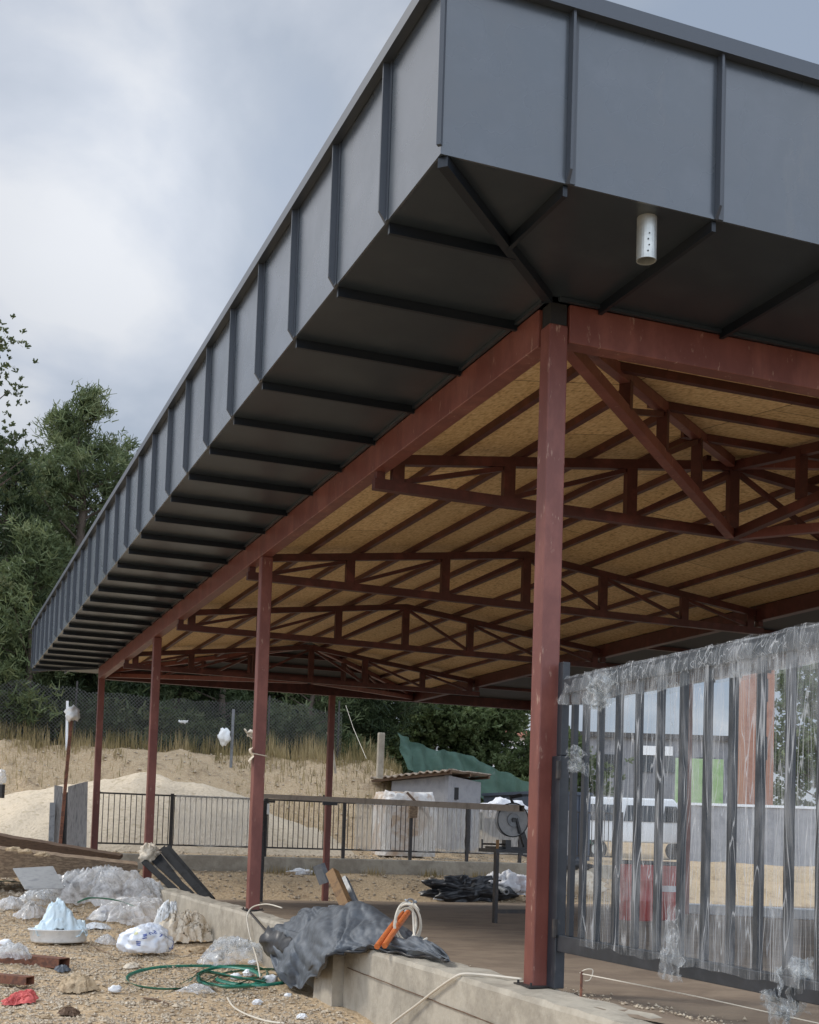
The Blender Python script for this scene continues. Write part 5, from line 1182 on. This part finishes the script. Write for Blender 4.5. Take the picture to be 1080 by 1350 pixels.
# basin with pale blue sheet
c_ = hit(72, 1247) + Vector((.06, .2, .012))
ba = obj('oval_basin', MB().lathe([(0, .012), (.27, .012), (.285, .03), (.305, .135), (.32, .14), (.322, .152), (.308, .152), (.298, .145), (.27, .03), (0, .026)], c_, 44, 1.0, .66, .1), WHITEP, at=c_, smooth=True)
tag(ba, 'shallow oval white plastic basin on the gravel at left', 'basin')
tag(obj('milky_rim_film', MB().lathe([(.318, .153), (.332, .150), (.334, .128), (.330, .10)], c_, 44, 1.0, .66, .1), WHITEP, ba), 'rim', 'rim') if False else None
def bl2(u, v):
    x, y = (u - .5) * 2, (v - .5) * 2
    r_ = math.sqrt(x * x + y * y)
    pk = .25 * math.exp(-((x + .12) / .52) ** 4 - (y / .74) ** 4) + .09 * math.exp(-((x + .1) / .3) ** 2 - (y / .9) ** 4) + .11 * math.exp(-((x - .62) / .34) ** 4 - (y / .74) ** 4)
    q = Vector((x * 2, y * 2, 3)); z = .05 + pk * (1 - .18 * abs(noise.noise(q * 1.7)) * 2) + .12 * (abs(noise.noise(Vector((x * 4.2 + y * 1.5, y * 1.6, 2)))) - .18) + .05 * (abs(noise.noise(Vector((x * 7 - y * 3, y * 4, 6)))) - .2)
    s_ = 1 - .25 * max(0, r_ - .8); px_, py_ = x * .30 * s_, y * .175 * s_
    px_ += .03 * noise.noise(q * 2 + Vector((7, 0, 0)))
    return c_ + Vector((px_, py_, z + .05))
tag(obj('pale_blue_sheet', MB().grid(bl2, 56, 46), PALEBLUE, smooth=True, at=c_ + Vector((0, 0, .1)), solid=.004), 'crumpled pale blue sheet bunched up in the white basin', 'sheet')
# printed bag
c_ = hit(196, 1262) + Vector((0, .16, .14)); bagF = blob(c_, (.265, .20, .165), 7, .17, 1.3, flat=True, rz=.05)
def bagG(u, v):
    P = bagF(u, v); w_ = abs(noise.noise(Vector((u * 16, v * 9, 2)))) + .5 * abs(noise.noise(Vector((u * 34, v * 22, 5)))); d = (P - c_); return c_ + d * (1 + .06 * (w_ - .3))
bg_ = thing('printed_bag', 'bulging white plastic bag printed with blue marks on the gravel', 'plastic bag', c_ - Vector((0, 0, .13)))
obj('bag_body', MB().grid(bagG, 110, 60, True), BAGW, bg_, smooth=True)
def mark(strokes, m, w=.006, nm='printed_mark'):
    g = MB()
    for st_ in strokes:
        pts_ = []
        for (a, b), (c2, d2) in zip(st_, st_[1:]):
            for k in range(5): pts_.append((lerp(a, c2, k / 5), lerp(b, d2, k / 5)))
        pts_.append(st_[-1]); L_ = []
        for i, (u, v) in enumerate(pts_):
            a = pts_[max(0, i - 1)]; b = pts_[min(len(pts_) - 1, i + 1)]; du, dv = b[0] - a[0], (b[1] - a[1]) * .6; l = math.hypot(du, dv) or 1
            nu_, nv_ = -dv / l * w, du / l * w / .6
            for s_ in (-1, 1): P = bagG(u + nu_ * s_, v + nv_ * s_); L_.append(c_ + (P - c_) * 1.012)
        k0 = len(g.v); g.v += L_; g.f += [[k0 + 2 * i, k0 + 2 * i + 1, k0 + 2 * i + 3, k0 + 2 * i + 2] for i in range(len(pts_) - 1)]
    obj(nm, g, m, bg_)
# u runs round the bag (0.75 faces the viewer), v from bottom to top
mark([[(.665, .47), (.69, .46)], [(.665, .50), (.69, .49)], [(.665, .53), (.69, .52)]], BLUE, .006)
mark([[(.70, .585), (.725, .60)], [(.70, .62), (.725, .635)], [(.70, .645), (.725, .66)]], BLUE, .006)
mark([[(.752, .66), (.742, .67), (.742, .70), (.752, .71), (.765, .70), (.768, .675)]], BLUE, .004)
mark([[(.80, .70), (.785, .69), (.78, .715), (.795, .735), (.79, .76), (.775, .765)]], BLUE, .0045)
mark([[(.81, .62), (.83, .66), (.815, .68)], [(.83, .66), (.845, .64)]], BLUE, .0045)
mark([[(.86, .60), (.875, .68)], [(.865, .645), (.885, .65)], [(.885, .60), (.87, .64)]], BLUE, .0045)
mark([[(.915, .60), (.925, .50), (.92, .42)]], BLUE, .003); mark([[(.90, .40), (.91, .36)], [(.915, .41), (.925, .37)]], BLUE, .0045)
mark([[(.64, .66), (.665, .68)], [(.64, .69), (.66, .71)]], YELLOW, .009)
# green straps: flat bands in loose loops
def band(pts, w=.016, th=.0012, tw=0.0):
    P = spline(pts, 10); g = MB()
    for i, p in enumerate(P):
        a, b = P[max(0, i - 1)], P[min(len(P) - 1, i + 1)]; d = (b - a).normalized(); s_ = d.cross(Vector((0, 0, 1))).normalized()
        ang = tw + .5 * noise.noise(Vector((i * .07, w * 99, len(P)))); n_ = Vector((0, 0, 1)); g.v += [p + (s_ * math.cos(ang) + n_ * abs(math.sin(ang))) * w / 2, p - (s_ * math.cos(ang) + n_ * abs(math.sin(ang))) * w / 2 + Vector((0, 0, w * abs(math.sin(ang)) * .5))]
    g.f = [[2 * i, 2 * i + 1, 2 * i + 3, 2 * i + 2] for i in range(len(P) - 1)]; return g
def loop(pix, lift=0.02):
    o = []
    for i, (x, y) in enumerate(pix):
        c2 = hit(x, y); o.append(c2 + Vector((0, 0, lift + .02 * abs(noise.noise(Vector((x * .05, y * .05, i)))))))
    return o
L1 = loop([(335, 1282), (280, 1278), (215, 1280), (178, 1287), (168, 1297), (185, 1306), (225, 1309), (262, 1303), (290, 1290), (330, 1284), (368, 1284), (385, 1292)])
L2 = loop([(250, 1301), (262, 1290), (300, 1280), (345, 1283), (352, 1295), (330, 1307), (290, 1308), (262, 1300), (268, 1289), (310, 1297), (350, 1303)], .035)
L3 = loop([(240, 1306), (275, 1292), (315, 1300), (342, 1298), (330, 1288), (290, 1284), (262, 1296), (290, 1311), (335, 1311)], .05)
L6 = loop([(300, 1310), (325, 1300), (345, 1290), (362, 1284), (378, 1288), (388, 1297), (372, 1303), (340, 1306), (305, 1303), (285, 1297), (305, 1287)], .03)
for i, (pp_, lab) in enumerate(((L1, 'green strapping band forming the wide loop on the gravel'), (L2, 'tangled green strapping band at the right of the loop'), (L3, 'topmost green strapping band in the tangle'), (L6, 'green strapping band running from the tangle to the tarp'))):
    tag(obj('green_strap', band(pp_, .05, tw=1.0), STRAP, smooth=True, at=pp_[0], solid=.0015), lab, 'strap', 'green straps on the gravel')
L4 = loop([(100, 1192), (120, 1186), (145, 1187), (170, 1193), (192, 1196)], .36)
L4 = [site(102, 1191, 13.0), site(118, 1185, 13.0), site(140, 1186, 12.9), (site(162, 1190, 12.8)), site(178, 1196, 12.6)]
tag(obj('green_strap', band(L4, .05, tw=.7), STRAP, smooth=True, at=L4[2], solid=.0015), 'green strapping band lying over the milky plastic heap', 'strap', 'green straps on the gravel')
L5 = loop([(-12, 1168), (14, 1168), (38, 1171)], .05); tag(obj('green_strap', band(L5, .04, tw=.7), STRAP, smooth=True, at=L5[0], solid=.0015), 'green strapping band at the left edge under the metal sheet', 'strap', 'green straps on the gravel')
# rusty box tubes at lower left
def lieTube(a, b, w, h, lab):
    a, b = Vector(a), Vector(b); zz = max(gz(a.x, a.y), gz(b.x, b.y)) + h / 2 + .012; a.z = b.z = zz
    o = rtube('rusty_box_tube', lab, a, b, w, h, RUST, hol=.007); return o
e1 = hit(80, 1280); lieTube(e1 + Vector((.03, .02, 0)), e1 + Vector((-.80, .85, 0)), .15, .085, 'wide rusty box tube with open end lying on the gravel behind the narrow one')
e1 = hit(34, 1305); lieTube(e1 + Vector((.03, 0, 0)), e1 + Vector((-.72, .70, 0)), .105, .065, 'narrow rusty box tube with open end nearest the red cloth')
P = hit(333, 1344)
wv_ = [hit(300, 1318), hit(308, 1330), hit(325, 1340), hit(352, 1349), hit(375, 1352)]; wv_ = [w_ + Vector((0, 0, .014)) for w_ in wv_]
tag(obj('white_rope', MB().tube(spline(wv_, 8), .008, 6), CABLE, smooth=True, at=wv_[1]), 'white cord snaking over the gravel at the bottom edge', 'cord')
P = site(4, 1030, 22); tag(obj('wrapped_post', MB().tube([site(2, 1052, 22), site(3, 1034, 22)], .05, 8), DARKST, at=P), 'short dark post at the left edge before the sand heap', 'post')
obj('wrap', MB().grid(blob(site(3, 1024, 22), (.07, .07, .13), 9, .4, flat=False), 18, 12, True), FILMD, bpy.data.objects['wrapped_post'], smooth=True)

# more scraps among the litter
litter('cardboard_scrap', 'torn brown cardboard scrap lying in front of the printed bag', 'cardboard', BEIGEFIB, 175, 1278, .16, .10, .03, 141, n=18, amp=.3)
litter('plastic_sheet', 'small milky plastic scrap between the basin and the printed bag', 'plastic sheeting', BAGCLEAR, 142, 1248, .26, .16, .08, 142, n=30)
litter('plastic_sheet', 'milky plastic scrap at the left edge behind the basin', 'plastic sheeting', BAGCLEAR, 14, 1200, .40, .25, .14, 143, n=34)
litter('paper_scrap', 'pale crumpled paper lying against the wall left of the clear plastic', 'scrap', WHITEP, 282, 1268, .14, .10, .06, 144, n=20)
for i, (a, b, lab) in enumerate((((96, 1238), (150, 1262), 'thin pale wood splinter in front of the printed bag, left end by the basin'), ((258, 1283), (300, 1289), 'short brown stick on the gravel above the strap tangle'), ((190, 1318), (222, 1326), 'thin brown twig on the gravel under the wide strap loop'))):
    p, q = hit(*a), hit(*b); o = obj('stick', MB().tube([p + Vector((0, 0, .012)), lerp(p, q, .5) + Vector((0, .01, .022)), q + Vector((0, 0, .012))], [.009, .010, .006], 6), WOOD if i == 0 else DKWOOD, at=p); tag(o, lab, 'stick')
